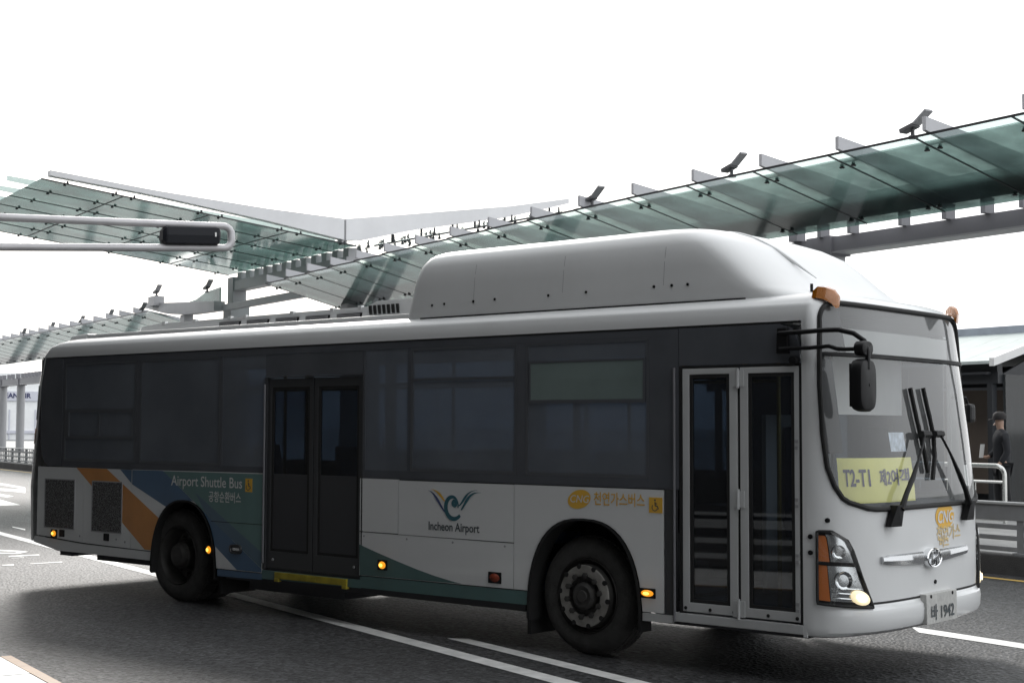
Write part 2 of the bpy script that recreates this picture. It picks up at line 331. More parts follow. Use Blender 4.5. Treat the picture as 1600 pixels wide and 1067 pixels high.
for pts in ([(-34.7, 6.1), (-29.34, 5.88), (-28.08, 5.57), (-33.5, 5.72)], [(-29.5, 4.9), (-27.8, 5.5), (-25.64, 4.95), (-26.47, 4.92), (-28.48, 4.5)],
            [(-27.5, 4.3), (-24.82, 4.26), (-23.95, 4.24), (-23.58, 3.96), (-25.65, 3.8)], [(-24.6, 3.7), (-19.71, 3.35), (-19.61, 2.87), (-22.9, 2.5)],
            [(-12.49, 1.41), (-11.73, 1.45), (-11.38, 1.36), (-12.26, 1.36)],
            [(-8.2, -.5), (-7.23, .21), (-6.96, .30), (-6.64, .06), (-7.2, -.6), (-7.3, -.5), (-6.87, .10), (-7.02, .13), (-7.9, -.5)],
            [(-6.39, -.12), (-6.44, .31), (-6.26, .27), (-6.21, -.17)], [(-6.02, -.17), (-6.07, .01), (-5.97, -.02), (-5.97, -.19)],
            [(-5.09, -.16), (-5.16, .28), (-5.03, .25), (-5.0, -.18)], [(-5.09, -.52), (-5.09, -.37), (-4.92, -.41), (-4.97, -.55)]): sheet(mb, pts)
structure(mb.build('road_marking', M['paint']))
mb = MB(); sheet(mb, [(-70, 9.55), (-70, 9.42), (40, 9.42), (40, 9.55)]); structure(mb.build('road_edge_line', M['paintyellow']))
# near pavement: granite slabs with a yellow kerb edge
mb = MB(); rbox(mb, -60, 60, -14, -2.62, -.3, .144); structure(mb.build('near_pavement', M['joint']))
np_root = bpy.data.objects['near_pavement']; ROOT[np_root.name] = Vector((0, 0, 0))
for i in range(-6, 9):
    for j in range(3):
        w = 1.0; a = i*w+(.35 if j % 2 else 0)-.4
        n1 = -2.628-j*.62; mb = MB(); d = random.uniform(-.002, .002)
        rbox(mb, a+.006, a+w-.006, n1-.61, n1, .10, .15+d)
        s = mb.build('paving_slab', M['granite'] if 1.2 < a < 6.6 else M['greypaver'], np_root, bevel=.004)  # slabs out of view darkened to cut light bounced onto the bus
mb = MB(); rbox(mb, -60, 60, -2.62, -2.55, -.3, .146); ks = mb.build('near_kerb', M['greypaver'], bevel=.01); structure(ks)
mb = MB(); rbox(mb, 3.74, 60, -2.625, -2.55, .147, .151); structure(mb.build('kerb_paint_line', pm('yellow_kerb_paint', (.26, .125, .022), .6, var=.2, vscale=5, dirt=.3, dcol=(.4, .35, .3))))
# far pavement and kerb
mb = MB(); rbox(mb, -160, 60, 10.2, 60, -.3, .2); structure(mb.build('far_pavement', M['paving']))
mb = MB(); rbox(mb, -160, 60, 9.92, 10.2, -.3, .25); structure(mb.build('far_kerb', M['kerbdark'], bevel=.015))

# ------------------------------------------------------------------ glass canopies
def canopy(name, t0, count, pitch, edge_n, z_edge, label, cols, slope=-.25, detail=True, beam_n=13.8, zb=(5.03, 5.30), width=2.6):
    root = empty(name, W(t0, beam_n, .2), label, 'glass canopy')
    g0 = f0 = c0 = None; tb = t0
    for i in range(count):
        ta, tb_ = t0+i*pitch, t0+(i+1)*pitch; n0 = edge_n(ta+pitch/2); n1 = n0+width
        off = Vector(W(i*pitch, n0-edge_n(t0+pitch/2), 0))
        if g0 is None:
            zt = lambda n: z_edge+slope*(n-n0)
            mb = MB(); a, b = ta+.012, tb_-.012
            mb.cur = 0
            for q0, q1, mi in ((n0, n0+.22, 1), (n0+.22, n1, 0)):
                mb.cur = mi; mb.hexa([W(a, q0, zt(q0)), W(b, q0, zt(q0)), W(b, q1, zt(q1)), W(a, q1, zt(q1)), W(a, q0, zt(q0)+.02), W(b, q0, zt(q0)+.02), W(b, q1, zt(q1)+.02), W(a, q1, zt(q1)+.02)])
            g0 = mb.build('glass_pane', [M['canopyglass'] if detail else M['milkyglass'], M['clearglass']], root)  # distant canopy: haze put into the paler milky glass colour
            mb = MB(); f = ta+.27
            mb.hexa([W(f-.035, n0-.08, zt(n0)+.05), W(f+.035, n0-.08, zt(n0)+.05), W(f+.035, beam_n+.2, zt(beam_n)+.02), W(f-.035, beam_n+.2, zt(beam_n)+.02),
                     W(f-.035, n0-.08, zt(n0)+.25), W(f+.035, n0-.08, zt(n0)+.25), W(f+.035, beam_n+.2, zt(beam_n)+.42), W(f-.035, beam_n+.2, zt(beam_n)+.42)])
            f0 = mb.build('rafter', M['fin'], root, bevel=.006)
            mb = MB()
            mb.hexa([W(ta-.010, n0, zt(n0)-.006), W(ta+.010, n0, zt(n0)-.006), W(ta+.010, n1, zt(n1)-.006), W(ta-.010, n1, zt(n1)-.006), W(ta-.010, n0, zt(n0)+.018), W(ta+.010, n0, zt(n0)+.018), W(ta+.010, n1, zt(n1)+.018), W(ta-.010, n1, zt(n1)+.018)])
            mb.hexa([W(ta, n0-.012, zt(n0)-.01), W(tb_, n0-.012, zt(n0)-.01), W(tb_, n0-.001, zt(n0)-.01), W(ta, n0-.001, zt(n0)-.01), W(ta, n0-.012, zt(n0)+.026), W(tb_, n0-.012, zt(n0)+.026), W(tb_, n0-.001, zt(n0)+.026), W(ta, n0-.001, zt(n0)+.026)])
            s0 = mb.build('glass_seal', M['clamp'], root)
            mb = MB(); q0, q1 = n1-.85, n1-.04
            mb.hexa([W(ta, q0, zt(q0)+.10), W(tb_, q0, zt(q0)+.10), W(tb_, q1, zt(q1)+.10), W(ta, q1, zt(q1)+.10), W(ta, q0, zt(q0)+.16), W(tb_, q0, zt(q0)+.16), W(tb_, q1, zt(q1)+.16), W(ta, q1, zt(q1)+.16)])
            gp = mb.build('darkening_plate', M['fin'], root)  # added sheet above the glass to darken its lower third
            mb = MB()
            for nn in (n0+.42, n1-.25):
                for tt in (ta-.12, ta+.12):
                    mb.lathe([(.0, -.028), (.04, -.028), (.045, -.012), (.03, -.002), (.02, .05), (0, .05)], W(tt, nn, zt(nn)), 'z', 8)
                mb.tube([W(ta-.12, nn, zt(nn)+.06), W(ta+.27, nn, zt(nn)+.06)], .015, 6)
            c0 = mb.build('glass_clamp', M['clamp'], root, kind='stuff')
        else:
            for o in (g0, f0, s0, c0, gp): dup(o, root, off)
    t1 = t0+count*pitch; n_ = edge_n((t0+t1)/2)
    def beam(nm, m, na, nb, za, zb_, bev=.01):
        mb = MB(); k = 6
        for i in range(k):
            a, b = t0+(t1-t0)*i/k, t0+(t1-t0)*(i+1)/k; oa, ob = edge_n(a)-n_, edge_n(b)-n_
            mb.hexa([W(a, na+oa, za), W(b, na+ob, za), W(b, nb+ob, za), W(a, nb+oa, za), W(a, na+oa, zb_), W(b, na+ob, zb_), W(b, nb+ob, zb_), W(a, nb+oa, zb_)])
        return mb.build(nm, m, root)
    sh = n_-10.74
    beam('main_beam', M['steeldark'], beam_n+sh, beam_n+.4+sh, zb[0], zb[1])
    beam('beam_flange', M['steel'], beam_n-.03+sh, beam_n+.43+sh, zb[0]-.03, zb[0]-.002)
    t = t0; mb = MB()
    while t < t1:
        o_ = edge_n(t)-n_+sh; w = random.choice((.08, .1, .22)); rbox(mb, t, t+w, beam_n-.12+o_, beam_n+.1+o_, zb[1], zb[1]+.26); t += random.choice((.75, .95, 1.2, .8))
        if detail: mb.build('beam_bracket', M['steeldark'], root); mb = MB()
    if not detail: mb.build('beam_bracket', M['steeldark'], root, kind='stuff')
    for tc_ in cols:
        o_ = edge_n(tc_)-n_+sh
        mb = MB(); mb.lathe([(0, .2), (.24, .2), (.24, zb[0]-.03), (0, zb[0]-.03)], W(tc_, beam_n+.2+o_, 0), 'z', 24) if not detail else rbox(mb, tc_-.22, tc_+.22, beam_n-.02+o_, beam_n+.42+o_, .2, zb[0]-.03)
        mb.build('column', M['steel'], root, smooth=not detail)
        mb = MB(); rbox(mb, tc_-.3, tc_+.32, beam_n-.06+o_, beam_n+.46+o_, zb[0]-.06, zb[1]+.02); mb.build('column_head', M['steeldark'], root, bevel=.01)
    return root
en = lambda t: 10.74+(.0021*min(0, t+4)**2 if t < -4 else 0)
canopy('glass_canopy', -25.2, 19, 1.708, en, 6.0, 'long green glass canopy on grey beam rising behind the white bus roof', [-25.0, -14.8, -4.6, 5.6])
en2 = lambda t: 12.2+.004*max(0, -38-t)
canopy('glass_canopy', -37.5-1.708*26, 26, 1.708, en2, 6.0, 'distant green glass canopy receding at the far left behind the bus rear', [-79.3, -74.9, -66, -57, -48], detail=False, beam_n=15.2, zb=(4.25, 4.62), width=2.9)

# butterfly canopy over the crossing
root = empty('butterfly_canopy', W(-33.3, 14, .2), 'V shaped glass canopy with tapered white fascia beam above the bus rear', 'glass canopy')
T0, T1 = -34.05, -23.95
def top(n): return interp(n, [(5, 8.54), (7.8, 8.26), (11.15, 8.03), (13.6, 7.93), (15.9, 8.27), (19.4, 8.80), (21.6, 9.23)])
def bot(n): return interp(n, [(5, 8.40), (7.8, 8.12), (11.15, 7.68), (13.6, 7.30), (14.0, 7.30), (15.9, 7.78), (19.4, 8.47), (21.6, 9.07)])
for nm, na, nb in (('fascia_beam', 4.98, 13.55), ('fascia_beam', 13.62, 21.6)):
    mb = MB(); st = [na+(nb-na)*i/14 for i in range(15)]
    rows = [[W(T1-.28, n, bot(n)), W(T1, n, bot(n)), W(T1, n, top(n)), W(T1-.28, n, top(n))] for n in st]
    mb.grid(rows, close=True); mb.add(rows[0], [(0, 1, 2, 3)]); mb.add(rows[-1], [(3, 2, 1, 0)])
    mb.build(nm, M['fascia'], root, smooth=True)
mb = MB(); rbox(mb, T1-.35, T1-.05, 13.5, 13.67, 7.2, 7.92); mb.build('fascia_joint', M['steel'], root)
zl = lambda n: 7.14+(14-n)*.124            # left wing glass
zr_ = lambda n: 7.2+(n-14)*.222
pitch = (T1-T0)/6
nb_ = [4.75, 6.95, 9.4, 11.8, 13.95]
for i in range(6):
    a, b = T0+i*pitch+.015, T0+(i+1)*pitch-.015
    for q0, q1 in zip(nb_, nb_[1:]):
        mb = MB(); q0 += .01; q1 -= .01
        mb.hexa([W(a, q0, zl(q0)), W(b, q0, zl(q0)), W(b, q1, zl(q1)), W(a, q1, zl(q1)), W(a, q0, zl(q0)+.02), W(b, q0, zl(q0)+.02), W(b, q1, zl(q1)+.02), W(a, q1, zl(q1)+.02)])
        mb.build('glass_pane', M['milkyglass'], root)
    for q0, q1 in ((14.1, 17.8), (17.83, 21.5)):
        mb = MB(); mb.hexa([W(a, q0, zr_(q0)), W(b, q0, zr_(q0)), W(b, q1, zr_(q1)), W(a, q1, zr_(q1)), W(a, q0, zr_(q0)+.02), W(b, q0, zr_(q0)+.02), W(b, q1, zr_(q1)+.02), W(a, q1, zr_(q1)+.02)])
        mb.build('glass_pane', M['clearglass'], root)
for i in range(7):
    t = T0+i*pitch; mb = MB()
    mb.hexa([W(t-.016, 4.75, zl(4.75)-.012), W(t+.016, 4.75, zl(4.75)-.012), W(t+.016, 13.95, zl(13.95)-.012), W(t-.016, 13.95, zl(13.95)-.012), W(t-.016, 4.75, zl(4.75)+.022), W(t+.016, 4.75, zl(4.75)+.022), W(t+.016, 13.95, zl(13.95)+.022), W(t-.016, 13.95, zl(13.95)+.022)])
    mb.build('glass_seal', M['clamp'], root)
    mb = MB(); tt = t+.3
    if i < 6:
        mb.hexa([W(tt-.03, 4.2, zl(4.2)+.03), W(tt+.03, 4.2, zl(4.2)+.03), W(tt+.03, 13.9, zl(13.9)+.08), W(tt-.03, 13.9, zl(13.9)+.08), W(tt-.03, 4.2, zl(4.2)+.16), W(tt+.03, 4.2, zl(4.2)+.16), W(tt+.03, 13.9, zl(13.9)+.5), W(tt-.03, 13.9, zl(13.9)+.5)])
        mb.build('rafter', M['finglass'], root)
    mb = MB()
    for nn in (5.4, 6.7, 7.2, 9.1, 9.7, 11.5, 12.1, 13.5):
        for dt in (-.14, .14): mb.lathe([(0, -.035), (.035, -.035), (.045, -.012), (.03, 0), (.025, .06), (0, .06)], W(t+dt, nn, zl(nn)), 'z', 7)
    for nn in (15.2, 16.6, 17.4, 18.2, 19.4, 20.6, 21.2):
        mb.lathe([(0, -.12), (.05, -.12), (.055, -.06), (.03, -.02), (.025, .12), (0, .12)], W(t, nn, zr_(nn)), 'z', 7)
    mb.build('glass_clamp', M['clamp'], root, kind='stuff')
for q in (6.95, 9.4, 11.8):
    mb = MB(); mb.hexa([W(T0, q-.012, zl(q)-.012), W(T1, q-.012, zl(q)-.012), W(T1, q+.012, zl(q)-.012), W(T0, q+.012, zl(q)-.012), W(T0, q-.012, zl(q)+.022), W(T1, q-.012, zl(q)+.022), W(T1, q+.012, zl(q)+.022), W(T0, q+.012, zl(q)+.022)]); mb.build('cross_seal', M['clamp'], root)
mb = MB(); mb.tube([W(T1-.1, 14.6, 7.22), W(T1-.1, 21.4, 8.78)], .03, 6)
for nn in (15.2, 16.2, 17.3, 18.1, 19.2, 20.2, 20.9): mb.tube([W(T1-.1, nn, zr_(nn)-.12), W(T1-.1, nn, bot(nn)+.02)], .035, 6)
mb.build('hanger_rail', M['clamp'], root, kind='stuff')
mb = MB(); rbox(mb, -33.4, T1-.3, 13.78, 14.22, 6.52, 6.86); mb.build('valley_beam', M['steel'], root, bevel=.012)
for i in range(12): mb = MB(); a = -33.0+i*.76; rbox(mb, a, a+.36, 13.86, 14.14, 6.86, 7.13); mb.build('valley_bracket', M['steel'], root)
mb = MB(); rbox(mb, -33.75, -33.05, 13.65, 14.35, .2, 6.0); rbox(mb, -33.62, -33.12, 13.75, 14.25, 6.0, 7.0); mb.build('column', M['steel'], root, bevel=.012)
mb = MB(); rbox(mb, -24.6, -24.15, 13.78, 14.22, .2, 6.5); mb.build('column', M['steel'], root, bevel=.012)
# low side roof beside its column
side = empty('side_roof', W(-36.5, 13.6, .2), 'small curved grey roof with green glass infill left of the V canopy column', 'side roof')
mb = MB(); st = [-40.6+7.4*i/10 for i in range(11)]
rows = [[W(t, 13.1, interp(t, [(-40.6, 6.38), (-38, 5.98), (-36, 5.84), (-33, 5.8)])), W(t, 13.5, interp(t, [(-40.6, 6.38), (-38, 5.98), (-36, 5.84), (-33, 5.8)])), W(t, 13.5, interp(t, [(-40.6, 6.58), (-38, 6.40), (-33, 6.12)])), W(t, 13.1, interp(t, [(-40.6, 6.58), (-38, 6.40), (-33, 6.12)]))] for t in st]
mb.grid(rows, close=True); mb.add(rows[0], [(0, 1, 2, 3)]); mb.add(rows[-1], [(3, 2, 1, 0)]); mb.build('curved_fascia', M['steel'], side, smooth=True)
mb = MB(); mb.add([W(-37.4, 13.3, 6.25), W(-33.2, 13.3, 6.1), W(-33.2, 13.3, 6.62), W(-34.6, 13.3, 6.55), W(-35.5, 13.3, 6.36)], [(0, 1, 2, 3, 4)]); mb.prism([W(-37.4, 13.33, 6.25), W(-33.2, 13.33, 6.1), W(-33.2, 13.33, 6.62), W(-34.6, 13.33, 6.55), W(-35.5, 13.33, 6.36)], DN*.03); mb.build('glass_pane', M['canopyglass'], side)
mb = MB(); rbox(mb, -33.0, -26.5, 13.3, 13.5, 5.78, 6.0); rbox(mb, -39.6, -38.9, 12.9, 13.3, 6.35, 6.72); mb.build('cross_beam', M['steel'], side, bevel=.01)
mb = MB(); rbox(mb, -36.7, -36.3, 13.15, 13.5, .2, 5.86); mb.build('column', M['steel'], side)

# floodlights on the canopies
def flood(t, n, z, label, s=.86, flip=1):
    root = empty('floodlight', W(t, n, z), label, 'floodlight', 'floodlights on the canopies')
    mb = MB(); mb.tube([W(t, n, z), W(t, n, z+.16*s)], .035*s, 8); mb.lathe([(0, 0), (.1*s, 0), (.06*s, .05*s), (0, .05*s)], W(t, n, z), 'z', 8); mb.build('post', M['lampgrey'], root)
    def arm(nm, m, a, b, th):
        a = Vector(a)*s; b = Vector(b)*s; d = (b-a).normalized(); nrm = Vector((-d.z, 0, d.x))*th*s
        pts = []
        for q in (a-nrm, b-nrm, b+nrm, a+nrm): pts.append(q)
        mb = MB(); w = .09*s
        mb.hexa([W(t+flip*p.x, n-w, z+p.z) for p in pts]+[W(t+flip*p.x, n+w, z+p.z) for p in pts]); mb.build(nm, m, root, bevel=.008*s)
    arm('lamp_body', M['lampgrey'], (-.22, 0, .15), (.08, 0, .22), .036)
    arm('reflector_wing', M['lamppale'], (.08, 0, .23), (.36, 0, .42), .022)
for t, lab in ((.30, 'grey floodlight rightmost on the canopy edge, nearest the frame side'), (-3.65, 'grey floodlight on the canopy edge above the bus roof pack'), (-7.7, 'grey floodlight on the canopy edge left of the roof pack peak')):
    flood(t, en(t)+.12, 6.02, lab)
flood(-39.2, 13.1, 6.72, 'small floodlight on the left tip of the curved side roof', 1.0); flood(-34.45, 13.32, 6.53, 'small floodlight above the green glass of the side roof', 1.0)
for i, (t, lab) in enumerate(((-38.4, 'tiny floodlight at the near end of the distant canopy'), (-42.4, 'tiny floodlight second along the distant canopy edge'), (-46.4, 'tiny floodlight third along the distant canopy edge'), (-51, 'tiny floodlight fourth along the distant canopy edge'), (-56, 'tiny floodlight fifth along the distant canopy edge'), (-62, 'tiny floodlight farthest along the distant canopy edge'))):
    flood(t, en2(t)+.1, 6.02, lab, .85)

# ------------------------------------------------------------------ far left background
bld = empty('terminal_building', W(-150, 30, .2), 'pale white terminal front with blue letter sign seen past the bus rear', 'building')
mb = MB(); rbox(mb, -152, -150, 5, 70, .2, 7.5); mb.build('wall', M['whitewall'], bld)
mb = MB(); rbox(mb, -149.98, -149.8, 5, 70, 4.45, 5.5); mb.build('sign_band', M['signband'], bld)
def onb(tt, n_, z_): return lambda x, y: W(tt, n_+x, z_+y)
text_geo('KOREAN AIR', .74, onb(-149.75, 34.5, 5.0), bold=.02).build('sign_letters', M['signnavy'], bld)
text_geo('출국장', .7, onb(-149.75, 34.1, 6.45), bold=.02).build('green_letters', M['signgreen'], bld)
for i in range(14): mb = MB(); rbox(mb, -149.97, -149.85, 26+i*1.4, 26.12+i*1.4, .2, 3.5); mb.build('mullion', M['signband'], bld)
mb = MB(); rbox(mb, -149.97, -149.8, 24, 46, .9, 1.2); mb.build('transom', M['signband'], bld)

# ------------------------------------------------------------------ guard rails along the kerbs
def guard(name, label, t0, t1, n, z0, rails, step, mat, post_h, toprail=True):
    root = empty(name, W((t0+t1)/2, n, z0), label, 'guard rail')
    k = max(1, round((t1-t0)/step)); p0 = None
    for i in range(k+1):
        t = t0+(t1-t0)*i/k
        if p0 is None:
            mb = MB(); rbox(mb, t-.05, t+.05, n-.035, n+.035, z0, z0+post_h); rbox(mb, t-.09, t+.09, n-.08, n+.08, z0, z0+.03); p0 = mb.build('post', mat, root, bevel=.005); tp = t
        else: dup(p0, root, W(t-tp, 0, 0))
    for za, zb, dn in rails:
        mb = MB(); rbox(mb, t0, t1, n-.03-dn, n+.03-dn, z0+za, z0+zb); mb.build('rail', mat, root, bevel=.008)
    if toprail: mb = MB(); rbox(mb, t0, t1, n-.075, n+.045, z0+post_h-.01, z0+post_h+.025); mb.build('top_rail', M['railtop'], root, bevel=.008)
    return root
RL = [(.43, .64, .02), (.32, .38, .0), (.18, .24, .0), (.04, .10, .0)]
guard('guard_rail', 'dark metal guard rail on the far kerb beside the bus front', -28.0+.03, 8.5, 10.04, .25, RL, 1.93, M['rail'], .64)
gr = guard('guard_rail', 'pale latticed guard rail far behind the bus rear at left', -64, -40, 11.0, .2, [(.42, .5, 0), (.22, .28, 0), (.05, .1, 0)], 1.2, M['rail'], .6)
mb = MB()
for i in range(80): t = -63.8+i*.3; rbox(mb, t, t+.05, 10.99, 11.01, .25, .78)
lt = mb.build('lattice_bar', M['rail'], gr, kind='stuff')
guard('guard_rail', 'grey guard rail on the near pavement behind the camera', -30, 30, -4.3, .15, [(.5, .6, 0), (.32, .38, 0), (.14, .2, 0)], 2.0, M['railtop'], .66)

# hoop hand rails on the far pavement
def hoop(t1, n, L, label):
    root = empty('hoop_rail', W(t1-L/2, n, .2), label, 'hand rail')
    z = 1.225; pts = [W(t1, n, .2), W(t1, n, 1.06)]+[W(t1-.16+.16*math.cos(a), n, 1.06+.165*math.sin(a)) for a in [math.pi/2*i/6 for i in range(1, 7)]]
    pts += [W(t1-L+.16-.16*math.sin(a), n, 1.06+.165*math.cos(a)) for a in [math.pi/2*i/6 for i in range(0, 7)]]+[W(t1-L, n, .2)]
    mb = MB(); mb.tube(pts, .038, 10); mb.build('hoop_tube', M['stainless'], root, smooth=True)
    mb = MB(); mb.tube([W(t1-.02, n, .96), W(t1-L+.02, n, .96)], .022, 8); mb.tube([W(t1-.02, n, .34), W(t1-L+.02, n, .34)], .022, 8); mb.build('cross_rail', M['stainless'], root, smooth=True)
    for i in range(1, 4): mb = MB(); mb.tube([W(t1-L*i/4, n, .34), W(t1-L*i/4, n, .96)], .014, 6); mb.build('baluster', M['stainless'], root)
hoop(-1.12, 14.5, 2.4, 'bent stainless hoop hand rail on the far pavement before the kiosk')

# ------------------------------------------------------------------ kiosk
ki = empty('kiosk', W(-5.5, 19.5, .2), 'dark kiosk with pale green pitched roof at the right edge', 'kiosk')
k0, k1, e0, e1 = -13.0, -4.15, 17.9, 23.2; mid = 20.4
def slope(nm, m, a, b, za, zb, t0=k0, t1=k1, th=.06):
    mb = MB(); mb.hexa([W(t0, a, za), W(t1, a, za), W(t1, b, zb), W(t0, b, zb), W(t0, a, za+th), W(t1, a, za+th), W(t1, b, zb+th), W(t0, b, zb+th)]); return mb.build(nm, m, ki)
for i in range(12):
    a = k0+i*(k1-k0)/12; slope('roof_sheet', M['kioskroof'], e0, mid, 3.10, 3.82, a+.004, a+(k1-k0)/12-.004)
slope('rear_roof', M['kioskroof'], mid, e1, 3.82, 3.10)
mb = MB(); rbox(mb, k0, -3.4, mid-.1, mid+.25, 3.84, 4.02); mb.build('ridge_cap', M['kioskridge'], ki, bevel=.02)
slope('barge_board', M['barge'], e0-.06, mid, 3.05, 3.80, k1+.003, k1+.12, .16); slope('barge_board', M['barge'], mid, e1, 3.80, 3.05, k1+.003, k1+.12, .16)
mb = MB(); rbox(mb, k0, k1-.1, 18.2, 18.35, 2.95, 3.12); rbox(mb, k0, k1-.05, 18.15, 18.3, 2.72, 2.95); mb.build('eaves_beam', M['kioskdark'], ki)
mb = MB(); mb.prism([W(k1-.12, e0+.4, 2.9), W(k1-.12, e1-.4, 2.9), W(k1-.12, mid, 3.76)], DT*.05); mb.build('gable', M['kioskdark'], ki)
mb = MB(); rbox(mb, k0, k1-.2, 19.3, 19.4, .2, 3.1); rbox(mb, k0, k1-.2, 18.0, 23, 2.9, 2.95); mb.build('wall', M['kioskdark'], ki)
mb = MB(); rbox(mb, -8.6, -4.68, 19.16, 19.28, .5, 2.62); mb.build('brown_panel', M['kioskbrown'], ki)
mb = MB(); rbox(mb, -8.7, -4.6, 19.1, 19.29, 2.62, 2.68); rbox(mb, -4.68, -4.6, 19.1, 19.29, .3, 2.62); mb.build('panel_frame', M['steeldark'], ki)
for t in (-4.38, -8.4, -12.6): mb = MB(); rbox(mb, t-.06, t+.06, 18.12, 18.26, .2, 2.72); mb.build('post', M['kioskdark'], ki)
mb = MB(); rbox(mb, -4.2, -4.14, 18.3, 22.6, .3, 2.9); mb.build('side_pane', glass('kiosk_glass', (.3, .33, .34), .05, 1.5, film=.05), ki)
mb = MB(); rbox(mb, -8.2, -6.2, 18.7, 19.1, .2, 1.05); mb.build('bench', M['kioskblue'], ki, bevel=.02)

# ------------------------------------------------------------------ man by the kiosk
man = empty('person', W(-3.36, 17.2, .2), 'person in dark cap and black jacket facing left before the kiosk', 'person')
def skin(name, verts, edges, rad_, m, root, lev=2):
    me = bpy.data.meshes.new(name); org = ROOT[root.name]
    me.from_pydata([tuple(Vector(v)-org) for v in verts], edges, [])
    o = bpy.data.objects.new('tmp', me); COL.objects.link(o)
    md = o.modifiers.new('s', 'SKIN'); md.use_smooth_shade = True
    for i, r in enumerate(rad_): me.skin_vertices[0].data[i].radius = (r, r) if not isinstance(r, tuple) else r
    me.skin_vertices[0].data[0].use_root = True
    sb = o.modifiers.new('b', 'SUBSURF'); sb.levels = lev; sb.render_levels = lev
    dg = bpy.context.evaluated_depsgraph_get(); dg.update(); m2 = bpy.data.meshes.new_from_object(o.evaluated_get(dg)); m2.name = name
    bpy.data.objects.remove(o); m2.materials.clear(); m2.materials.append(m)
    o2 = bpy.data.objects.new(name, m2); COL.objects.link(o2); o2.parent = root; ROOT[o2.name] = org; return o2
def mp(f, s_, z): return W(-3.36-.537*f+.843*s_, 17.2-.843*f-.537*s_, .2+z*1.065)       # f forward (to the left of the picture), s_ sideways
MS = DT*.843-DN*.537
V = [mp(0, 0, .92), mp(0, 0, 1.2), mp(.01, 0, 1.42), mp(.02, 0, 1.52), mp(.035, 0, 1.62), mp(.04, 0, 1.73),
     mp(0, -.09, .86), mp(.05, -.1, .48), mp(0, -.1, .08), mp(.14, -.1, .04), mp(0, .09, .86), mp(-.03, .1, .48), mp(-.1, .1, .08), mp(.04, .1, .04),
     mp(0, -.19, 1.40), mp(.02, -.25, 1.14), mp(.2, -.2, 1.03), mp(.29, -.17, 1.04), mp(0, .19, 1.40), mp(-.02, .25, 1.12), mp(.12, .23, .92), mp(.2, .22, .88)]
Ed = [(0, 1), (1, 2), (2, 3), (3, 4), (4, 5), (0, 6), (6, 7), (7, 8), (8, 9), (0, 10), (10, 11), (11, 12), (12, 13), (2, 14), (14, 15), (15, 16), (16, 17), (2, 18), (18, 19), (19, 20), (20, 21)]
skin('body', V, Ed, [.13, .13, .12, .055, .085, .09, .085, .06, .045, .035, .085, .06, .045, .035, .06, .045, .035, .03, .06, .045, .035, .03], M['skin'], man)
mb = MB(); mb.prism([mp(.12, -.012, 1.64), mp(.155, -.014, 1.60), mp(.12, -.012, 1.595)], MS*.028); mb.build('nose', M['skin'], man)
J = [mp(0, 0, .82), mp(0, 0, 1.0), mp(0, 0, 1.22), mp(.01, 0, 1.42), mp(.02, 0, 1.555), mp(0, -.20, 1.41), mp(.02, -.26, 1.14), mp(.19, -.205, 1.035), mp(0, .20, 1.41), mp(-.02, .26, 1.12), mp(.11, .235, .93)]
skin('jacket', J, [(0, 1), (1, 2), (2, 3), (3, 4), (3, 5), (5, 6), (6, 7), (3, 8), (8, 9), (9, 10)], [(.165, .17), .165, .17, .16, .078, .085, .07, .055, .085, .07, .055], M['jacket'], man)
Tt = [mp(0, 0, .9), mp(0, -.1, .84), mp(.05, -.105, .48), mp(0, -.105, .10), mp(0, .1, .84), mp(-.03, .105, .48), mp(-.1, .105, .10)]
skin('trousers', Tt, [(0, 1), (1, 2), (2, 3), (0, 4), (4, 5), (5, 6)], [.15, .115, .085, .07, .115, .085, .07], M['trousers'], man)
for s_, f in ((-.1, 0), (.1, -.1)): mb = MB(); mb.hexa([mp(f-.09, s_-.05, 0), mp(f+.2, s_-.05, 0), mp(f+.2, s_+.05, 0), mp(f-.09, s_+.05, 0), mp(f-.07, s_-.045, .1), mp(f+.1, s_-.045, .08), mp(f+.1, s_+.045, .08), mp(f-.07, s_+.045, .1)]); mb.build('shoe', M['black'], man, bevel=.02)
mb = MB(); mb.lathe([(.125, -.03), (.13, .02), (.115, .08), (.07, .12), (0, .13)], mp(.03, 0, 1.72), 'z', 16); mb.prism([mp(.12, -.08, 1.70), mp(.24, -.05, 1.685), mp(.24, .05, 1.685), mp(.12, .08, 1.70)], (0, 0, .015)); mb.build('cap', M['cap'], man, smooth=True)
pp = MB(); pp.hexa([mp(.26, -.28, 1.02), mp(.34, -.28, 1.02), mp(.34, -.27, 1.02), mp(.26, -.27, 1.02), mp(.23, -.28, 1.26), mp(.31, -.28, 1.26), mp(.31, -.27, 1.26), mp(.23, -.27, 1.26)])
thing(pp.build('paper_sheet', M['paper']), 'white folded paper held by the person in the dark cap', 'paper')

# ------------------------------------------------------------------ traffic signal mast arm
ms = empty('signal_mast', W(-12, -3.4, .15), 'grey bent tube signal mast reaching in from the left frame edge', 'signal mast')
mb = MB(); mb.tube([W(-12, -3.4, .15), W(-12, -3.4, 6.4)], [.14, .11], 16); mb.build('pole', M['mast'], ms, smooth=True)
zu = lambda n: 5.545+(n-.95)*.038; zlo = lambda n: 5.01+(n-.95)*.064
N1 = 5.17
pts = [W(-12, -3.4, zu(-3.4)), W(-12, N1, zu(N1))]
c = (zu(N1)+zlo(N1))/2; rr = (zu(N1)-zlo(N1))/2
for i in range(1, 4): a = math.pi/2*i/4; pts.append(W(-12, N1+.16*math.sin(a), zu(N1)-.16*(1-math.cos(a))))
for i in range(0, 4): a = math.pi/2*i/4; pts.append(W(-12, N1+.16*math.cos(a), zlo(N1)+.16*(1-math.sin(a))))
pts += [W(-12, N1, zlo(N1)), W(-12, -3.4, zlo(-3.4))]
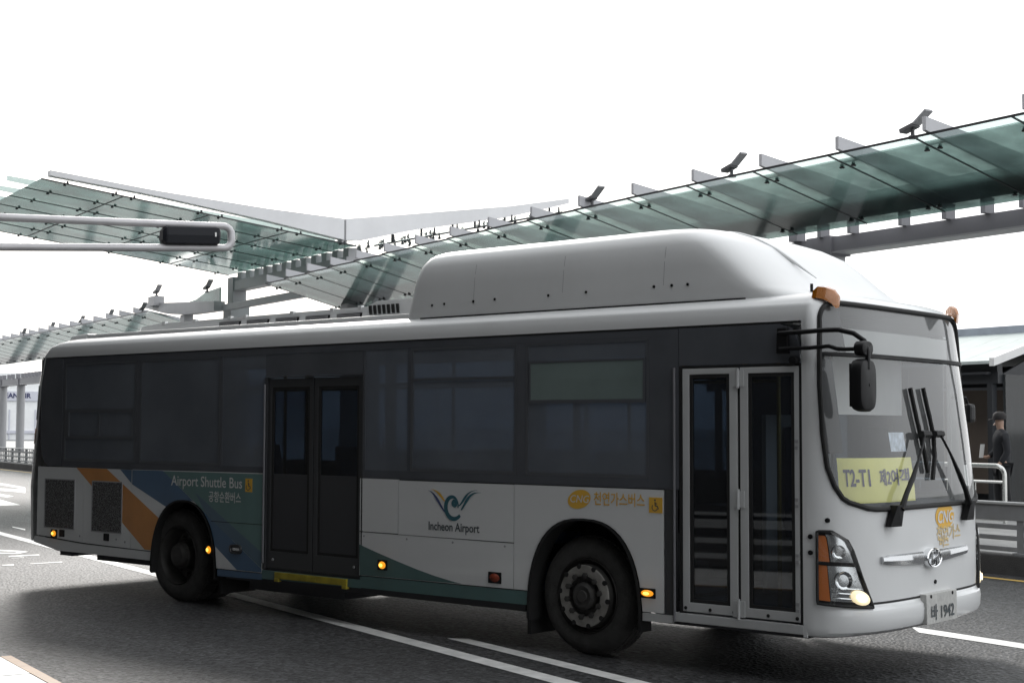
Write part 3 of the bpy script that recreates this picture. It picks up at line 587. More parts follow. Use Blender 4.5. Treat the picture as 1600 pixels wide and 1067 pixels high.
mb = MB(); mb.tube(pts, .072, 14); mb.build('arm_tube', M['mast'], ms, smooth=True)
sh = empty('traffic_signal', W(-12, 4.5, 5.28), 'black horizontal traffic signal head seen from behind on mast arm', 'traffic signal')
def sgp(n, dt, dz): return W(-12+dt, n, 5.465+(n-4.5)*.05+dz)
mb = MB(); a, b = 3.97, 5.02
ring = lambda n, k=1.0: [sgp(n, dt*k, dz*k) for dt, dz in ((-.16, -.16), (.02, -.19), (.17, -.15), (.19, .0), (.17, .15), (.02, .19), (-.16, .16))]
mb.grid([ring(a-.05, .55), ring(a, .95), ring(a+.03), ring(b-.03), ring(b, .95), ring(b+.05, .55)], close=True); mb.add(ring(a-.05, .55), [tuple(range(7))]); mb.add(ring(b+.05, .55), [tuple(range(7))]); mb.build('housing', M['signal'], sh, bevel=.0)
for i in range(3):
    n = 4.16+i*.34; mb = MB(); rr_ = [[(lambda q: sgp(n+.14*math.cos(q), d, .14*math.sin(q)))(math.pi*(-.15)+math.pi*1.3*k/12) for k in range(13)] for d in (-.16, -.42)]; mb.grid(rr_); mb.build('visor', M['signal'], sh)
for n in (4.15, 4.85):
    mb = MB(); mb.tube([sgp(n, 0, .15), sgp(n, 0, .26)], .03, 8); mb.tube([sgp(n, 0, -.15), sgp(n, 0, -.25)], .03, 8); mb.build('bracket', M['signal'], sh)
mb = MB(); mb.hexa([sgp(4.92, .175, -.02), sgp(4.95, .175, -.02), sgp(4.95, .2, -.02), sgp(4.92, .2, -.02), sgp(4.92, .175, .06), sgp(4.95, .175, .06), sgp(4.95, .2, .06), sgp(4.92, .2, .06)]); mb.build('label_plate', M['paper'], sh)

# ------------------------------------------------------------------ unseen terminal added to shade the bus side, also reflected in the doors
tb = empty('terminal_building', W(0, -16, .15), 'unseen dark terminal facade added behind the camera to shade the bus side', 'building')
for z0, z1 in ((.15, 3.2), (6.0, 8.5), (12, 14.5), (18, 21)): mb = MB(); rbox(mb, -75, 62, -24, -15, z0, z1); mb.build('wall', M['concrete'], tb)
for z0, z1 in ((3.2, 6), (8.5, 12), (14.5, 18)): mb = MB(); rbox(mb, -75, 62, -23.5, -15.4, z0, z1); mb.build('window_band', M['facadeglass'], tb)
mb = MB(); rbox(mb, -45, 62.0, -15, -1.9, 9.6, 10.3); mb.build('shade_roof', M['concrete'], tb)  # unseen roof added to keep sky light off the near flank
for i in range(14): mb = MB(); t = -70+i*9.2; rbox(mb, t, t+.9, -14.97, -14.2, .15, 21.5); mb.build('pilaster', M['concrete'], tb)

# ================================================================== BUS  (x along the bus, near side at y = 0)
bus = empty('city_bus', (2.7, 1.245, 0), 'white low floor airport shuttle bus with orange, blue and green stripes on its rear flank', 'bus')
WID = 2.49; MIDY = 1.245
XS, XF = 7.44, 7.84
def rake(z): return 0.0 if z < 1.3 else .25*((z-1.3)/1.45)**1.3
def inset(z): return interp(z, [(2.62, 0), (2.68, .004), (2.74, .022), (2.785, .065), (2.815, .12), (2.84, .23), (2.865, .55), (2.885, 1.15)])
def finset(z): return interp(z, [(2.62, 0), (2.757, .0), (2.785, .012), (2.815, .04), (2.84, .085), (2.86, .17), (2.875, .36), (2.885, .85)])
def S(phi, z, e=0.0):
    def base(p, zz):
        d = inset(zz) if zz > 2.62 else 0
        cphi, sphi = math.cos(p), math.sin(p)
        T = -math.copysign(abs(cphi)**.5, cphi)
        return Vector((XS+(XF-XS-rake(zz))*max(0, sphi)-finset(zz), MIDY+(MIDY-d)*T, zz))
    P = base(phi, z)
    if e:
        ph = min(max(phi, .06), math.pi-.06)
        a = base(ph+.02, z)-base(ph-.02, z); b = base(ph, min(z+.02, 2.7))-base(ph, min(z, 2.68)-.02)
        nrm = a.cross(b)
        if nrm.length > 1e-9: P = P+nrm.normalized()*e
    return P
def phi_of(y):
    T = max(-1, min(1, (y-MIDY)/MIDY)); X = math.sqrt(max(0, 1-T**4)); p = math.asin(min(1, X)); return p if T < 0 else math.pi-p
def F(y, z, e=0.0): return S(phi_of(y), z, e)
PHL = [(1.256, 1.06), (1.262, .97), (1.29, .82), (1.31, .70), (1.34, .61), (1.425, .50), (1.56, .40), (1.79, .35), (2.15, .35), (2.39, .40), (2.53, .44), (2.64, .47), (2.69, .51), (2.73, .60), (2.745, .70), (2.755, .86)]
def phl(z): return interp(z, PHL)
def row(z, off=0.0, n=9, nw=40):
    L = phl(min(max(z, 1.256), 2.755)); return [L*i/n for i in range(n)]+[L+(math.pi-2*L)*i/nw for i in range(nw)]+[math.pi-L+L*i/n for i in range(n+1)]
NL, NW = 9, 40
# ---- front cap, roof and rear cap in one skin
XR = [(.40, -2.76), (.52, -2.81), (1.12, -2.84), (2.02, -2.73), (2.32, -2.70), (2.62, -2.62), (2.74, -2.50), (2.785, -2.40), (2.815, -2.30), (2.84, -2.15), (2.865, -1.8), (2.885, -1.2)]
def rear_pts(z, k=20):
    d = inset(z) if z > 2.62 else 0; x = interp(z, XR); out = []
    for i in range(k+1):
        p = math.pi*i/k; T = math.copysign(abs(math.cos(p))**.35, math.cos(p)); out.append(Vector((x+.14-.22*max(0, math.sin(p))**.8, MIDY+(MIDY-d)*T, z)))
    return out                                   # far side -> near side
shell = MB()
zlow = [.576, .64, .7, .78, .86, .94, 1.02, 1.10, 1.18, 1.24, 1.256]
shell.grid([[S(p, z) for p in row(z)] for z in zlow])
zmid = [1.256, 1.264, 1.29, 1.31, 1.34, 1.38, 1.425, 1.49, 1.56, 1.67, 1.79, 1.95, 2.15, 2.37, 2.55, 2.62]
zup = [2.62, 2.64, 2.67, 2.70, 2.725, 2.742, 2.755]
rows = [[S(p, z) for p in row(z)] for z in zmid]
shell.grid([r[:NL+1] for r in rows]); shell.grid([r[NL+NW:] for r in rows])
XP = [-2.3, -1.6, -.9, -.2, .5, 1.2, 1.9, 2.6, 3.3, 4.0, 4.7, 5.4, 6.1, 6.8, 7.2]
def ring(z):
    d = inset(z); f = [S(p, z) for p in row(z)]
    xa = interp(z, XR)+.3; xb = XS-finset(z)-.2; near = [Vector((xa+(xb-xa)*(x-XP[0])/(XP[-1]-XP[0]), d, z)) for x in XP]; far = [Vector((v.x, WID-d, z)) for v in reversed(near)]
    return f, far, rear_pts(z), near
R = [ring(z) for z in zup]
for (f0, a0, r0, n0), (f1, a1, r1, n1) in zip(R, R[1:]):
    o0 = f0[NL+NW:]+a0+r0+n0+f0[:NL+1]; o1 = f1[NL+NW:]+a1+r1+n1+f1[:NL+1]; shell.grid([o0, o1])
ztop = [2.755, 2.762, 2.77, 2.785, 2.80, 2.815, 2.828, 2.84, 2.85, 2.865, 2.878, 2.885]
R = [ring(z) for z in ztop]; loops = [f+a+r+n for f, a, r, n in R]
shell.grid(loops, close=True); shell.add(loops[-1], [tuple(range(len(loops[-1])))])
zr = [.50, .56, .7, .9, 1.12, 1.3, 1.36]
shell.grid([rear_pts(z) for z in zr+[1.4, 1.7, 2.02, 2.32, 2.5, 2.62]])
body = shell.build('body_shell', M['white'], bus, smooth=True, angle=32)
# ---- windscreen, destination window, seal, divider
ws = MB(); ws.grid([[S(p, z, -.004) for p in row(z)[NL:NL+NW+1]] for z in [z for z in zmid if z < 2.36]+[2.362]])
ws.build('windscreen', M['screen'], bus, smooth=True)
ws = MB(); ws.grid([[S(p, z, -.004) for p in row(z)[NL:NL+NW+1]] for z in [2.388, 2.46, 2.55, 2.62]+zup[1:]])
ws.build('destination_window', M['destglass'], bus, smooth=True)
edge = [S(phl(z), z, .004) for z in reversed(zmid+zup[1:])]
edge += [S(1.06+(math.pi-2.12)*i/26, 1.254, .004) for i in range(1, 26)]
edge += [S(math.pi-phl(z), z, .004) for z in zmid+zup[1:]]
edge += [S(math.pi-.86-(math.pi-1.72)*i/26, 2.757, .004) for i in range(1, 27)]
sl = MB(); sl.tube(edge, .019, 8); sl.build('windscreen_seal', M['rubber'], bus, smooth=True)
for a_, b_, zs_ in ((0, .70, [1.66, 1.75, 1.9, 2.1, 2.34]), (0, .98, [2.40, 2.5, 2.6, 2.68, 2.71])):
    m_ = MB(); m_.grid([[S(phl(z)+.02+(b_-phl(z)-.02)*i/8, z, -.03) for i in range(9)] for z in zs_]); m_.build('front_pillar', M['interiordark'], bus, smooth=True)
    m_ = MB(); m_.grid([[S(math.pi-phl(z)-.02-(.12)*i/8, z, -.04) for i in range(9)] for z in zs_]); m_.build('front_pillar', M['interiordark'], bus, smooth=True)
dv = MB(); ph = [phl(2.37)+(math.pi-2*phl(2.37))*i/40 for i in range(41)]
dv.grid([[S(p, 2.36, .002) for p in ph], [S(p, 2.362, .016) for p in ph], [S(p, 2.372, .018) for p in ph], [S(p, 2.373, .012) for p in ph], [S(p, 2.378, .012) for p in ph], [S(p, 2.379, .018) for p in ph], [S(p, 2.389, .016) for p in ph], [S(p, 2.391, .002) for p in ph]])
dv.build('windscreen_divider', M['black'], bus, smooth=True)
# ---- bumper
bz = [(.345, -.05), (.36, -.012), (.385, .012), (.42, .03), (.50, .036), (.535, .030), (.555, .008), (.578, .0)]
PB = [math.pi*i/72 for i in range(73)]
def bt(p): return min(1, max(0, (min(p, math.pi-p)-.22)/.75))
bp_ = MB(); bp_.grid([[S(p, z, (e if e > 0 else e)*bt(p)+(e if e < 0 else 0)) for p in PB] for z, e in bz]); bp_.build('front_bumper', M['white'], bus, smooth=True, angle=28)
PS = [1.0+(math.pi-2.0)*i/40 for i in range(41)]; bs = MB(); bs.grid([[S(p, .574, .0015) for p in PS], [S(p, .591, .0015) for p in PS]]); bs.build('bumper_seam', M['seam'], bus)
# plate recess block + plate
y0, y1 = .99, 1.53
pl = MB(); pl.hexa([(7.83, y0, .375), (7.895, y0, .375), (7.895, y1, .375), (7.83, y1, .375), (7.83, y0, .60), (7.89, y0, .60), (7.89, y1, .60), (7.83, y1, .60)]); plate = pl.build('number_plate', M['plate'], bus, bevel=.004)
def plx(x, y): return (7.8985, 1.26+x, .485+y)
pass
text_geo('바 1942', .13, lambda x, y: plx(x, y-.035), bold=.002).build('plate_text', M['letterdark'], plate)
for yy in (1.07, 1.45): mb = MB(); mb.lathe([(0, .898), (.014, .894), (.014, .885)], (7.0, yy, .58), 'x', 8); mb.build('plate_bolt', M['black'], plate)
for (yy, zz) in ((1.25, .675),): mb = MB(); P = F(yy, zz, .004); mb.lathe([(0, .01), (.016, .006), (.016, -.01)], P, 'x', 8); mb.build('washer_jet', M['black'], bus)
for (ph_, zz) in ((.37, 1.183), (.08, 1.065), (.08, .951)):
    P = S(ph_, zz, .004); mb = MB(); mb.lathe([(0, -.012), (.018, -.006), (.018, .01)], P, 'y', 8); mb.build('rubber_stop', M['black'], bus)
# ---- headlights
def head(side):
    g = (lambda p: p) if side == 0 else (lambda p: math.pi-p)
    def H(s, r, e):
        z = .575+.53*r; pr = interp(z, [(.559, 1.0), (.76, .86), (.967, .73), (1.05, .645), (1.085, .56), (1.105, .43)])
        p = .205+s*(pr-.205); return S(g(p), z+.035*(1-s)*(1-r)-.0*s, e)
    def patch(s0, s1, r0, r1, e, ns=10, nr=10, dome=0):
        m = MB(); m.grid([[H(s0+(s1-s0)*i/ns, r0+(r1-r0)*j/nr, e+dome*math.sin(math.pi*i/ns)*math.sin(math.pi*j/nr)) for i in range(ns+1)] for j in range(nr+1)]); return m
    hl = patch(0, 1, -.03, 1, .004).build('headlight', M['black'], bus, smooth=True)
    patch(.03, .255, .02, .52, .010).build('amber_reflector', M['amber'], hl, smooth=True)
    patch(.03, .33, .575, .94, .010).build('amber_reflector', M['amber'], hl, smooth=True)
    patch(.27, .955, .03, .52, .010, 12, 12, .012).build('lamp_bowl', M['silver'], hl, smooth=True)
    patch(.36, .93, .575, .96, .010, 12, 12, .012).build('lamp_bowl', M['silver'], hl, smooth=True)
    for s_, r_0, R_ in ((.58, .33, .065), (.6, .72, .05)):
        c = H(s_, r_0, .018); n_ = (H(s_, r_0, .06)-c).normalized(); a = n_.orthogonal().normalized(); b = n_.cross(a); m = MB()
        m.grid([[c+n_*h+R_*k*(math.cos(2*math.pi*i/20)*a+math.sin(2*math.pi*i/20)*b) for i in range(20)] for k, h in ((1.05, .0), (1.0, .016), (.85, .006), (.5, -.004), (.12, -.006))], close=True); m.build('projector_ring', M['chrome'], hl, smooth=True)
    for k in range(3): patch(.3, .9, .06+.07*k, .085+.07*k, .022, 10, 2, .004).build('chrome_rib', M['chrome'], hl, smooth=True)
    patch(.0, 1.0, .53, .565, .024, 12, 2).build('lamp_divider', M['black'], hl, smooth=True)
    def spot(s_, r_0, ds, dr, e, dome): m = MB(); m.grid([[H(min(.99, s_+ds*q*math.cos(2*math.pi*i/20)), max(-.02, r_0+dr*q*math.sin(2*math.pi*i/20)), e+dome*(1-q*q)) for i in range(20)] for q in (1, .8, .6, .35, .03)], close=True); return m
    fl = spot(.82, .10, .17, .105, .026, .018).build('fog_lamp', M['foglit'], hl, smooth=True)
    spot(.82, .095, .09, .055, .046, .006).build('fog_bulb', M['foghot'], fl, smooth=True)
    patch(.0, 1, -.02, .99, .034, 14, 14, .012).build('lens', M['lens'], hl, smooth=True)
    e_ = [H(0, r, .02) for r in [i/8 for i in range(9)]]+[H(s, 1, .02) for s in [i/8 for i in range(1, 9)]]+[H(1, 1-r, .02) for r in [i/8 for i in range(1, 9)]]+[H(1-s, -.03, .02) for s in [i/8 for i in range(0, 9)]]+[H(0, 0, .02)]
    m = MB(); m.tube(e_, .011, 6); m.build('lamp_gasket', M['rubber'], hl, smooth=True)
head(0); head(1)
# ---- chrome bar with emblem
def bar(ya, yb, side):
    m = MB(); k = 14; rws = []
    for i in range(k+1):
        y = ya+(yb-ya)*i/k; u = i/k; h = .046-.014*u; c = .872+.016*u
        if side == 0 and u > .9: h *= .8
        rws.append([F(y, c-h, .002), F(y, c-h, .022), F(y, c-h*.2, .032), F(y, c+h*.75, .026), F(y, c+h, .012), F(y, c+h, .002)])
    m.grid(rws); m.add(rws[0], [tuple(range(6))]); m.add(rws[-1], [tuple(range(6))]); return m.build('chrome_bar', M['silver'], bus, smooth=True, angle=25)
bar(1.02, .43, 0); bar(1.30, 1.82, 1)
EC = F(1.16, .865, .03); em = MB(); em.grid([[Vector((EC.x+h, EC.y+.128*k*math.cos(2*math.pi*i/28), EC.z+.074*k*math.sin(2*math.pi*i/28))) for i in range(28)] for k, h in ((1, -.03), (1, .012), (.93, .02), (.84, .016), (.80, .002), (.01, .002))], close=True)
emb = em.build('emblem', M['chrome'], bus, smooth=True, angle=30)
m = MB()
for a, b, c, d in ((-.075, -.045, -.045, .05), (.028, .058, -.05, .045)): m.hexa([(EC.x+.002, EC.y+a+.0, EC.z+c), (EC.x+.002, EC.y+b, EC.z+c), (EC.x+.02, EC.y+b, EC.z+c), (EC.x+.02, EC.y+a, EC.z+c), (EC.x+.002, EC.y+a+.016, EC.z+d), (EC.x+.002, EC.y+b+.016, EC.z+d), (EC.x+.02, EC.y+b+.016, EC.z+d), (EC.x+.02, EC.y+a+.016, EC.z+d)])
m.hexa([(EC.x+.002, EC.y-.04, EC.z-.022), (EC.x+.002, EC.y+.05, EC.z+.006), (EC.x+.02, EC.y+.05, EC.z+.006), (EC.x+.02, EC.y-.04, EC.z-.022), (EC.x+.002, EC.y-.04, EC.z-.004), (EC.x+.002, EC.y+.05, EC.z+.024), (EC.x+.02, EC.y+.05, EC.z+.024), (EC.x+.02, EC.y-.04, EC.z-.004)])
m.build('emblem_letter', M['chrome'], emb, bevel=.003)
# ---- front print: yellow gas mark
def disc(cx, cz, rx, rz, fn, k=28): 
    m = MB(); m.grid([[fn(cx+rx*q*math.cos(2*math.pi*i/k), cz+rz*q*math.sin(2*math.pi*i/k)) for i in range(k)] for q in (1, .75, .5, .25, .01)], close=True); return m
ff = lambda e: (lambda x, y: F(x, y, e))
disc(1.44, 1.165, .17, .095, ff(.003)).build('gas_mark', M['yellowprint'], bus)
text_geo('CNG', .13, lambda x, y: F(1.44+x, 1.155+y, .006), bold=.003, shear=.2).build('gas_lettering', M['white'], bus)
text_geo('천연가스', .125, lambda x, y: F(1.51+x, 1.03+y, .004), sx=.98, bold=.002).build('gas_lettering', M['yellowpale'], bus)
text_geo('버스', .10, lambda x, y: F(1.42+x, .965+y, .004), sx=.95, bold=.002).build('gas_lettering', M['yellowpale'], bus)
# ---- yellow route board behind the glass
ph0, ph1 = .59, 1.535
rb = MB(); rb.grid([[S(max(ph0+(ph1-ph0)*i/16, phl(z)+.05) if i < 3 else ph0+(ph1-ph0)*i/16, z, -.035) for i in range(17)] for z in (1.30, 1.335, 1.38, 1.43, 1.5, 1.56, 1.628)])
board = rb.build('route_board', M['signyellow'], bus, smooth=True)
text_geo('T2-T1', .17, lambda x, y: S(.89+x*1.0, 1.477+y, -.03), bold=.004).build('route_text', M['lettersigndark'], board)
text_geo('제2여객', .13, lambda x, y: S(1.36+x*.75, 1.475+y, -.03), bold=.003).build('route_text', M['lettersigndark'], board)
rb = MB(); rb.grid([[F(.70+.24*i/4, z, -.03) for i in range(5)] for z in (1.672, 1.815)]); rb.build('permit_sticker', M['stickerm'], bus)
rb = MB(); rb.grid([[F(2.0+.12*i/4, z, -.03) for i in range(5)] for z in (1.38, 1.55)]); rb.build('permit_sticker', M['paper'], bus)
# ---- wipers
def wiper(base, arm, blade):
    w = MB(); b = base
    w.hexa([F(b[0]-.075, b[1]-.035, .01), F(b[0]+.055, b[1]-.035, .01), F(b[0]+.055, b[1]-.035, .07), F(b[0]-.075, b[1]-.035, .06), F(b[0]-.005, b[1]+.12, .01), F(b[0]+.085, b[1]+.12, .01), F(b[0]+.085, b[1]+.12, .075), F(b[0]-.0, b[1]+.12, .075)])
    o = w.build('wiper', M['black'], bus, bevel=.006)
    w = MB(); w.tube([F(y, z, .065) for y, z in arm], [.026]+[.020]*2+[.010]*(len(arm)-3), 8); w.build('wiper_arm', M['black'], o, smooth=True)
    w = MB(); w.tube([F(y, z, .026) for y, z in blade], .012, 6); w.tube([F(y, z, .010) for y, z in blade], .009, 6)
    my, mz = blade[len(blade)//2]; w.tube([F(my-.05, mz-.0, .05), F(my+.09, mz, .05)], .028, 6); w.build('wiper_blade', M['rubber'], o, smooth=True)
wiper((.544, 1.162), [(.60, 1.25), (.68, 1.36), (.80, 1.47), (.93, 1.60), (1.03, 1.70), (1.10, 1.79)], [(1.085, 2.145), (1.09, 2.05), (1.10, 1.92), (1.12, 1.79), (1.14, 1.65), (1.15, 1.5)])
wiper((1.80, 1.155), [(1.77, 1.25), (1.70, 1.36), (1.62, 1.47), (1.50, 1.64), (1.43, 1.72), (1.37, 1.79)], [(1.315, 2.15), (1.32, 2.05), (1.335, 1.92), (1.35, 1.79), (1.31, 1.62), (1.22, 1.45)])
# ---- roof marker lamps
for s_ in (0, 1):
    g = (lambda y: y) if s_ == 0 else (lambda y: WID-y)
    m = MB(); L = []
    for x, y, z, w, h in ((7.45, .10, 2.835, .02, .004), (7.49, .115, 2.845, .042, .028), (7.53, .15, 2.835, .042, .034), (7.57, .183, 2.808, .036, .038), (7.595, .205, 2.77, .026, .03)):
        L.append([(x, g(y-w), z-.06), (x+.01, g(y-w*.7), z+h*.8), (x+.015, g(y+w*.3), z+h), (x+.01, g(y+w), z+h*.6), (x, g(y+w), z-.05)])
    m.grid(L); m.add(L[0], [tuple(range(5))]); m.add(L[-1], [tuple(range(5))]); o = m.build('marker_lamp', M['amberlamp'], bus, smooth=True, angle=50)

# ---- side plates (near side y = 0, far side mirrored)
def plate_poly(name, poly, mat, parent=bus, y=0.0, th=.018, bev=0.0, far=False, label=None):
    m = MB()
    if far: m.prism([(x, WID-y, z) for x, z in poly], (0, -th, 0))
    else: m.prism([(x, y, z) for x, z in poly], (0, th, 0))
    return m.build(name, mat, parent, bevel=bev, label=label)
def rect(x0, x1, z0, z1): return [(x0, z0), (x1, z0), (x1, z1), (x0, z1)]
def arch(cx, hw, zt, zb, ex=2.5, k=26):   # from the left foot over the top to the right foot
    pts = []
    for i in range(k+1):
        a = math.pi*i/k; c, s_ = math.cos(a), math.sin(a)
        pts.append((cx-hw*math.copysign(abs(c)**(2/ex), c), zb+(zt-zb)*max(0.0, s_)**(2/ex)))
    return pts
AR = arch(.165, .555, 1.07, .30, 2.3); AF = arch(5.415, .585, 1.105, .26, 2.5)
def lowz(x): return interp(x, [(-2.8, .50), (-2.16, .415), (-.47, .41), (.7, .325), (1.0, .325), (7.5, .36)])
g_ = .004
for far in (False, True):
    P = lambda *a, **k: plate_poly(*a, far=far, **k)
    P('engine_panel', [(-2.60, .575), (-1.665, .53), (-1.665, 1.362), (-2.60, 1.362)], M['white'])
    P('engine_panel', [(-1.657, .53), (-.755, .515), (-.755, 1.362), (-1.657, 1.362)], M['white'])
    P('side_panel', [(-.747, .515), (-.385, .51)]+[p for p in AR if p[1] > .51]+[(.72, .51), (.72, .40), (1.43, .40), (1.43, 1.375), (-.747, 1.365)], M['white'])
    P('skirt', [(-2.66, .49), (-2.16, .415), (-.39, .41), (-.39, .50), (-1.66, .515), (-2.64, .56)], M['white'])
    P('skirt', [(.735, .325), (1.43, .335), (1.43, .392), (.735, .392)], M['darkgreen'] if False else M['blue'])
    P('skirt', [(1.43, .345), (2.82, .355), (2.82, .43), (1.43, .43)], M['darkgreen'])
    P('side_panel', rect(2.81, 3.303, .877, 1.362), M['white']); P('side_panel', rect(3.311, 4.675, .872, 1.355), M['white'])
    P('side_panel', [(2.81, .475), (4.675, .485), (4.675, .863), (2.81, .869)], M['white'])
    P('skirt', [(2.82, .36), (4.83, .365), (4.83, .475), (2.82, .467)], M['darkgreen'])
    P('side_panel', [(4.683, .485), (4.832, .485)]+[p for p in AF if p[1] > .485]+[(6.0, .41), (6.20, .41), (6.20, 1.357), (4.683, 1.357)], M['white'])
    P('skirt', [(6.0, .34), (6.285, .345), (6.285, .402), (6.0, .402)], M['doorwhite'])
    P('corner_post', [(7.41, .345), (7.44, .345), (7.44, 2.62), (7.41, 2.62)], M['white'], y=.001)
    P('cantrail_trim', rect(-2.55, 7.38, 2.605, 2.625), M['seam'], y=.003)
    for cx, pts in ((.165, AR), (5.415, AF)):        # rubber arch lips
        m = MB(); yy = (lambda y: WID-y) if far else (lambda y: y)
        m.grid([[(x, yy(-.012), z) for x, z in pts], [(x+(cx-x)*.05, yy(-.012), z-.018) for x, z in pts], [(x+(cx-x)*.05, yy(.16), z-.018) for x, z in pts]]); m.build('arch_lip', M['rubber'], bus, smooth=True)
    # inner wall: dark lining behind the lower panels, with the arches left open
    plate_poly('inner_wall', [(-2.6, .56), (-.47, .52)]+[(x, z+.03) for x, z in AR if z > .52]+[(.80, .40), (4.76, .40)]+[(x, z+.03) for x, z in AF if z > .42]+[(6.06, .42), (6.3, .42), (6.3, 1.375), (-2.6, 1.375)], M['interiordark'], y=.03, th=.02, far=far)
# pillars and band surrounds (black), both sides
for far in (False, True):
    P = lambda *a, **k: plate_poly(*a, far=far, **k)
    for x0, x1 in ((-2.12, -2.085), (-.715, -.64), (.735, .775), (2.835, 2.865), (3.41, 3.45), (4.70, 4.80), (6.06, 6.34)):
        P('window_pillar', rect(x0-(.015 if far else 0), x1+(.015 if far else 0), 1.366, 2.604), M['bandblack'], y=.006, th=.05)
    P('rear_quarter', [(-2.40, 1.375), (-2.13, 1.375), (-2.13, 2.604), (-2.575, 2.604), (-2.575, 1.80), (-2.56, 1.62), (-2.52, 1.47), (-2.47, 1.40)], M['bandblack'], y=.003, th=.03)
    P('band_top', rect(-2.1, 6.34, 2.545, 2.604), M['bandblack'], y=.005, th=.05)
    if far: P('band_foot', rect(1.43, 2.83, 1.352, 1.45), M['bandblack'], y=.004, th=.05); P('band_foot', rect(6.2, 7.41, 1.28, 1.32), M['bandblack'], y=.004, th=.05); P('band_foot', rect(6.2, 7.41, 2.39, 2.43), M['bandblack'], y=.004, th=.05)
    P('band_foot', rect(-2.1, 1.43, 1.366, 1.435), M['bandblack'], y=.004, th=.05); P('band_foot', rect(2.83, 6.34, 1.366, 1.44), M['bandblack'], y=.004, th=.05)
# rear wrap of the black band with livery
m = MB(); zz = [1.45, 1.5, 1.6, 1.75, 1.9, 2.02, 2.2, 2.32, 2.45, 2.60]
def rp(z, k, e): 
    q = rear_pts(z, 60); v = q[k]; return Vector((v.x-e*.4, v.y-e, v.z))
for z0, z1, mt in ((2.03, 2.30, 'green'), (1.90, 2.03, 'blue'), (1.62, 1.80, 'orange')):
    m = MB(); m.grid([[rp(z, k, .007) for k in range(57, 40, -1)] for z in [z0+(z1-z0)*i/6 for i in range(7)]]); m.build('rear_stripe', M[mt], bus, smooth=True)
# ---- windows near and far
def pane(name, x0, x1, z0, z1, mat, far=False, y=.010):
    m = MB(); a, b = (y, y+.006) if not far else (WID-y-.006, WID-y); m.box(x0-.02, x1+.02, a, b, z0-.03, z1+.02); return m.build(name, mat, bus, bevel=0)
def ring_geo(m, x0, x1, z0, z1, a0, a1, c0, c1, y0, y1):   # picture frame: outer x0..z1, inner a0..c1
    O = [(x0, z0), (x1, z0), (x1, z1), (x0, z1)]; I = [(a0, c0), (a1, c0), (a1, c1), (a0, c1)]
    L = [[(x, y, z) for x, z in P_] for P_, y in ((O, y0), (I, y0), (I, y1), (O, y1))]
    m.grid(L+[L[0]], close=True); return m
def frame(x0, x1, z0, z1, w, parent, mat=None, y0=.0, y1=.022, name='window_frame'):
    return ring_geo(MB(), x0, x1, z0, z1, x0+w, x1-w, z0+w, z1-w, y0, y1).build(name, mat or M['winframe'], parent)
wins = [(-2.08, -.72, 1.44, 2.54), (-.635, .73, 1.44, 2.54), (.78, 1.43, 1.44, 2.54), (2.87, 3.405, 1.445, 2.54), (3.455, 4.695, 1.445, 2.54), (4.805, 6.055, 1.445, 2.54)]
for i, (a, b, c, d) in enumerate(wins):
    w = pane('window', a, b, c, d, M['tint'])
    if i in (0, 1, 4, 5): frame(a-.004, b+.004, c-.004, d+.004, .026, w, y0=.005)
    if i == 0:
        m = MB(); m.box(a+.03, b-.03, .001, .02, 1.985, 2.02); m.box(a+.03, b-.03, .001, .02, 1.69, 1.72); m.box(a+.03, a+.09, .001, .02, 1.72, 1.985); m.box(b-.06, b-.03, .001, .02, 1.72, 1.985); m.box(a+.66, a+.69, .003, .02, 1.72, 1.985); m.build('hopper_frame', M['winframe'], w)
    if i == 5:
        m = MB(); m.box(a+.03, b-.03, .0, .02, 2.035, 2.065); m.box(a+.03, a+.05, .0, .02, 2.065, 2.37); m.box(b-.05, b-.03, .0, .02, 2.065, 2.37); m.box(a+.03, b-.03, .0, .02, 2.37, 2.39); m.build('hopper_frame', M['winframe'], w)
        m = MB(); m.box(a+.05, b-.05, .003, .008, 2.065, 2.37); m.build('hopper_pane', M['tintpale'], w)
    if i == 4: m = MB(); m.box(a+.028, b-.028, .002, .02, 2.245, 2.27); m.build('hopper_frame', M['winframe'], w)
for a, b, c, d in wins+[(1.46, 2.82, 1.44, 2.54)]: pane('window', a, b, c, d, M['tint'], far=True)
pane('window', 6.36, 7.36, 1.3, 2.4, M['doorglass'], far=True)
plate_poly('offside_panel', rect(1.44, 2.8, .4, 1.36), M['white'], far=True); plate_poly('offside_panel', rect(6.22, 7.41, .36, 1.29), M['white'], far=True); plate_poly('offside_panel', rect(6.34, 7.41, 2.41, 2.604), M['bandblack'], far=True)
# ---- doors
hd = plate_poly('door_header', [(6.345, 2.315), (7.40, 2.315), (7.395, 2.42), (7.36, 2.52), (7.31, 2.575), (7.23, 2.603), (6.345, 2.603)], M['bandblack'], y=.003, th=.04)
plate_poly('door_header', rect(1.44, 2.83, 2.325, 2.543), M['bandblack'], y=.008, th=.04)
def leaf(x0, x1, z0, z1, px0, px1, pz0, pz1, mat, gm, y=.004, label=None):
    m = MB(); a, b = y, y+.035
    ring_geo(m, x0, x1, z0, z1, px0, px1, pz0, pz1, a, b)
    o = m.build('door_leaf', mat, bus, bevel=.004, label=label)
    m = MB(); m.box(px0, px1, a+.014, a+.02, pz0, pz1); m.build('door_pane', gm, o)
    frame(px0-.001, px1+.001, pz0-.001, pz1+.001, .028, o, M['rubber'], a+.004, a+.026, 'door_gasket')
    return o
lf = leaf(6.375, 6.862, .445, 2.290, 6.437, 6.795, .515, 2.245, M['doorwhite'], M['doorglass'])
rt = leaf(6.888, 7.385, .445, 2.290, 6.958, 7.345, .515, 2.245, M['doorwhite'], M['doorglass'])
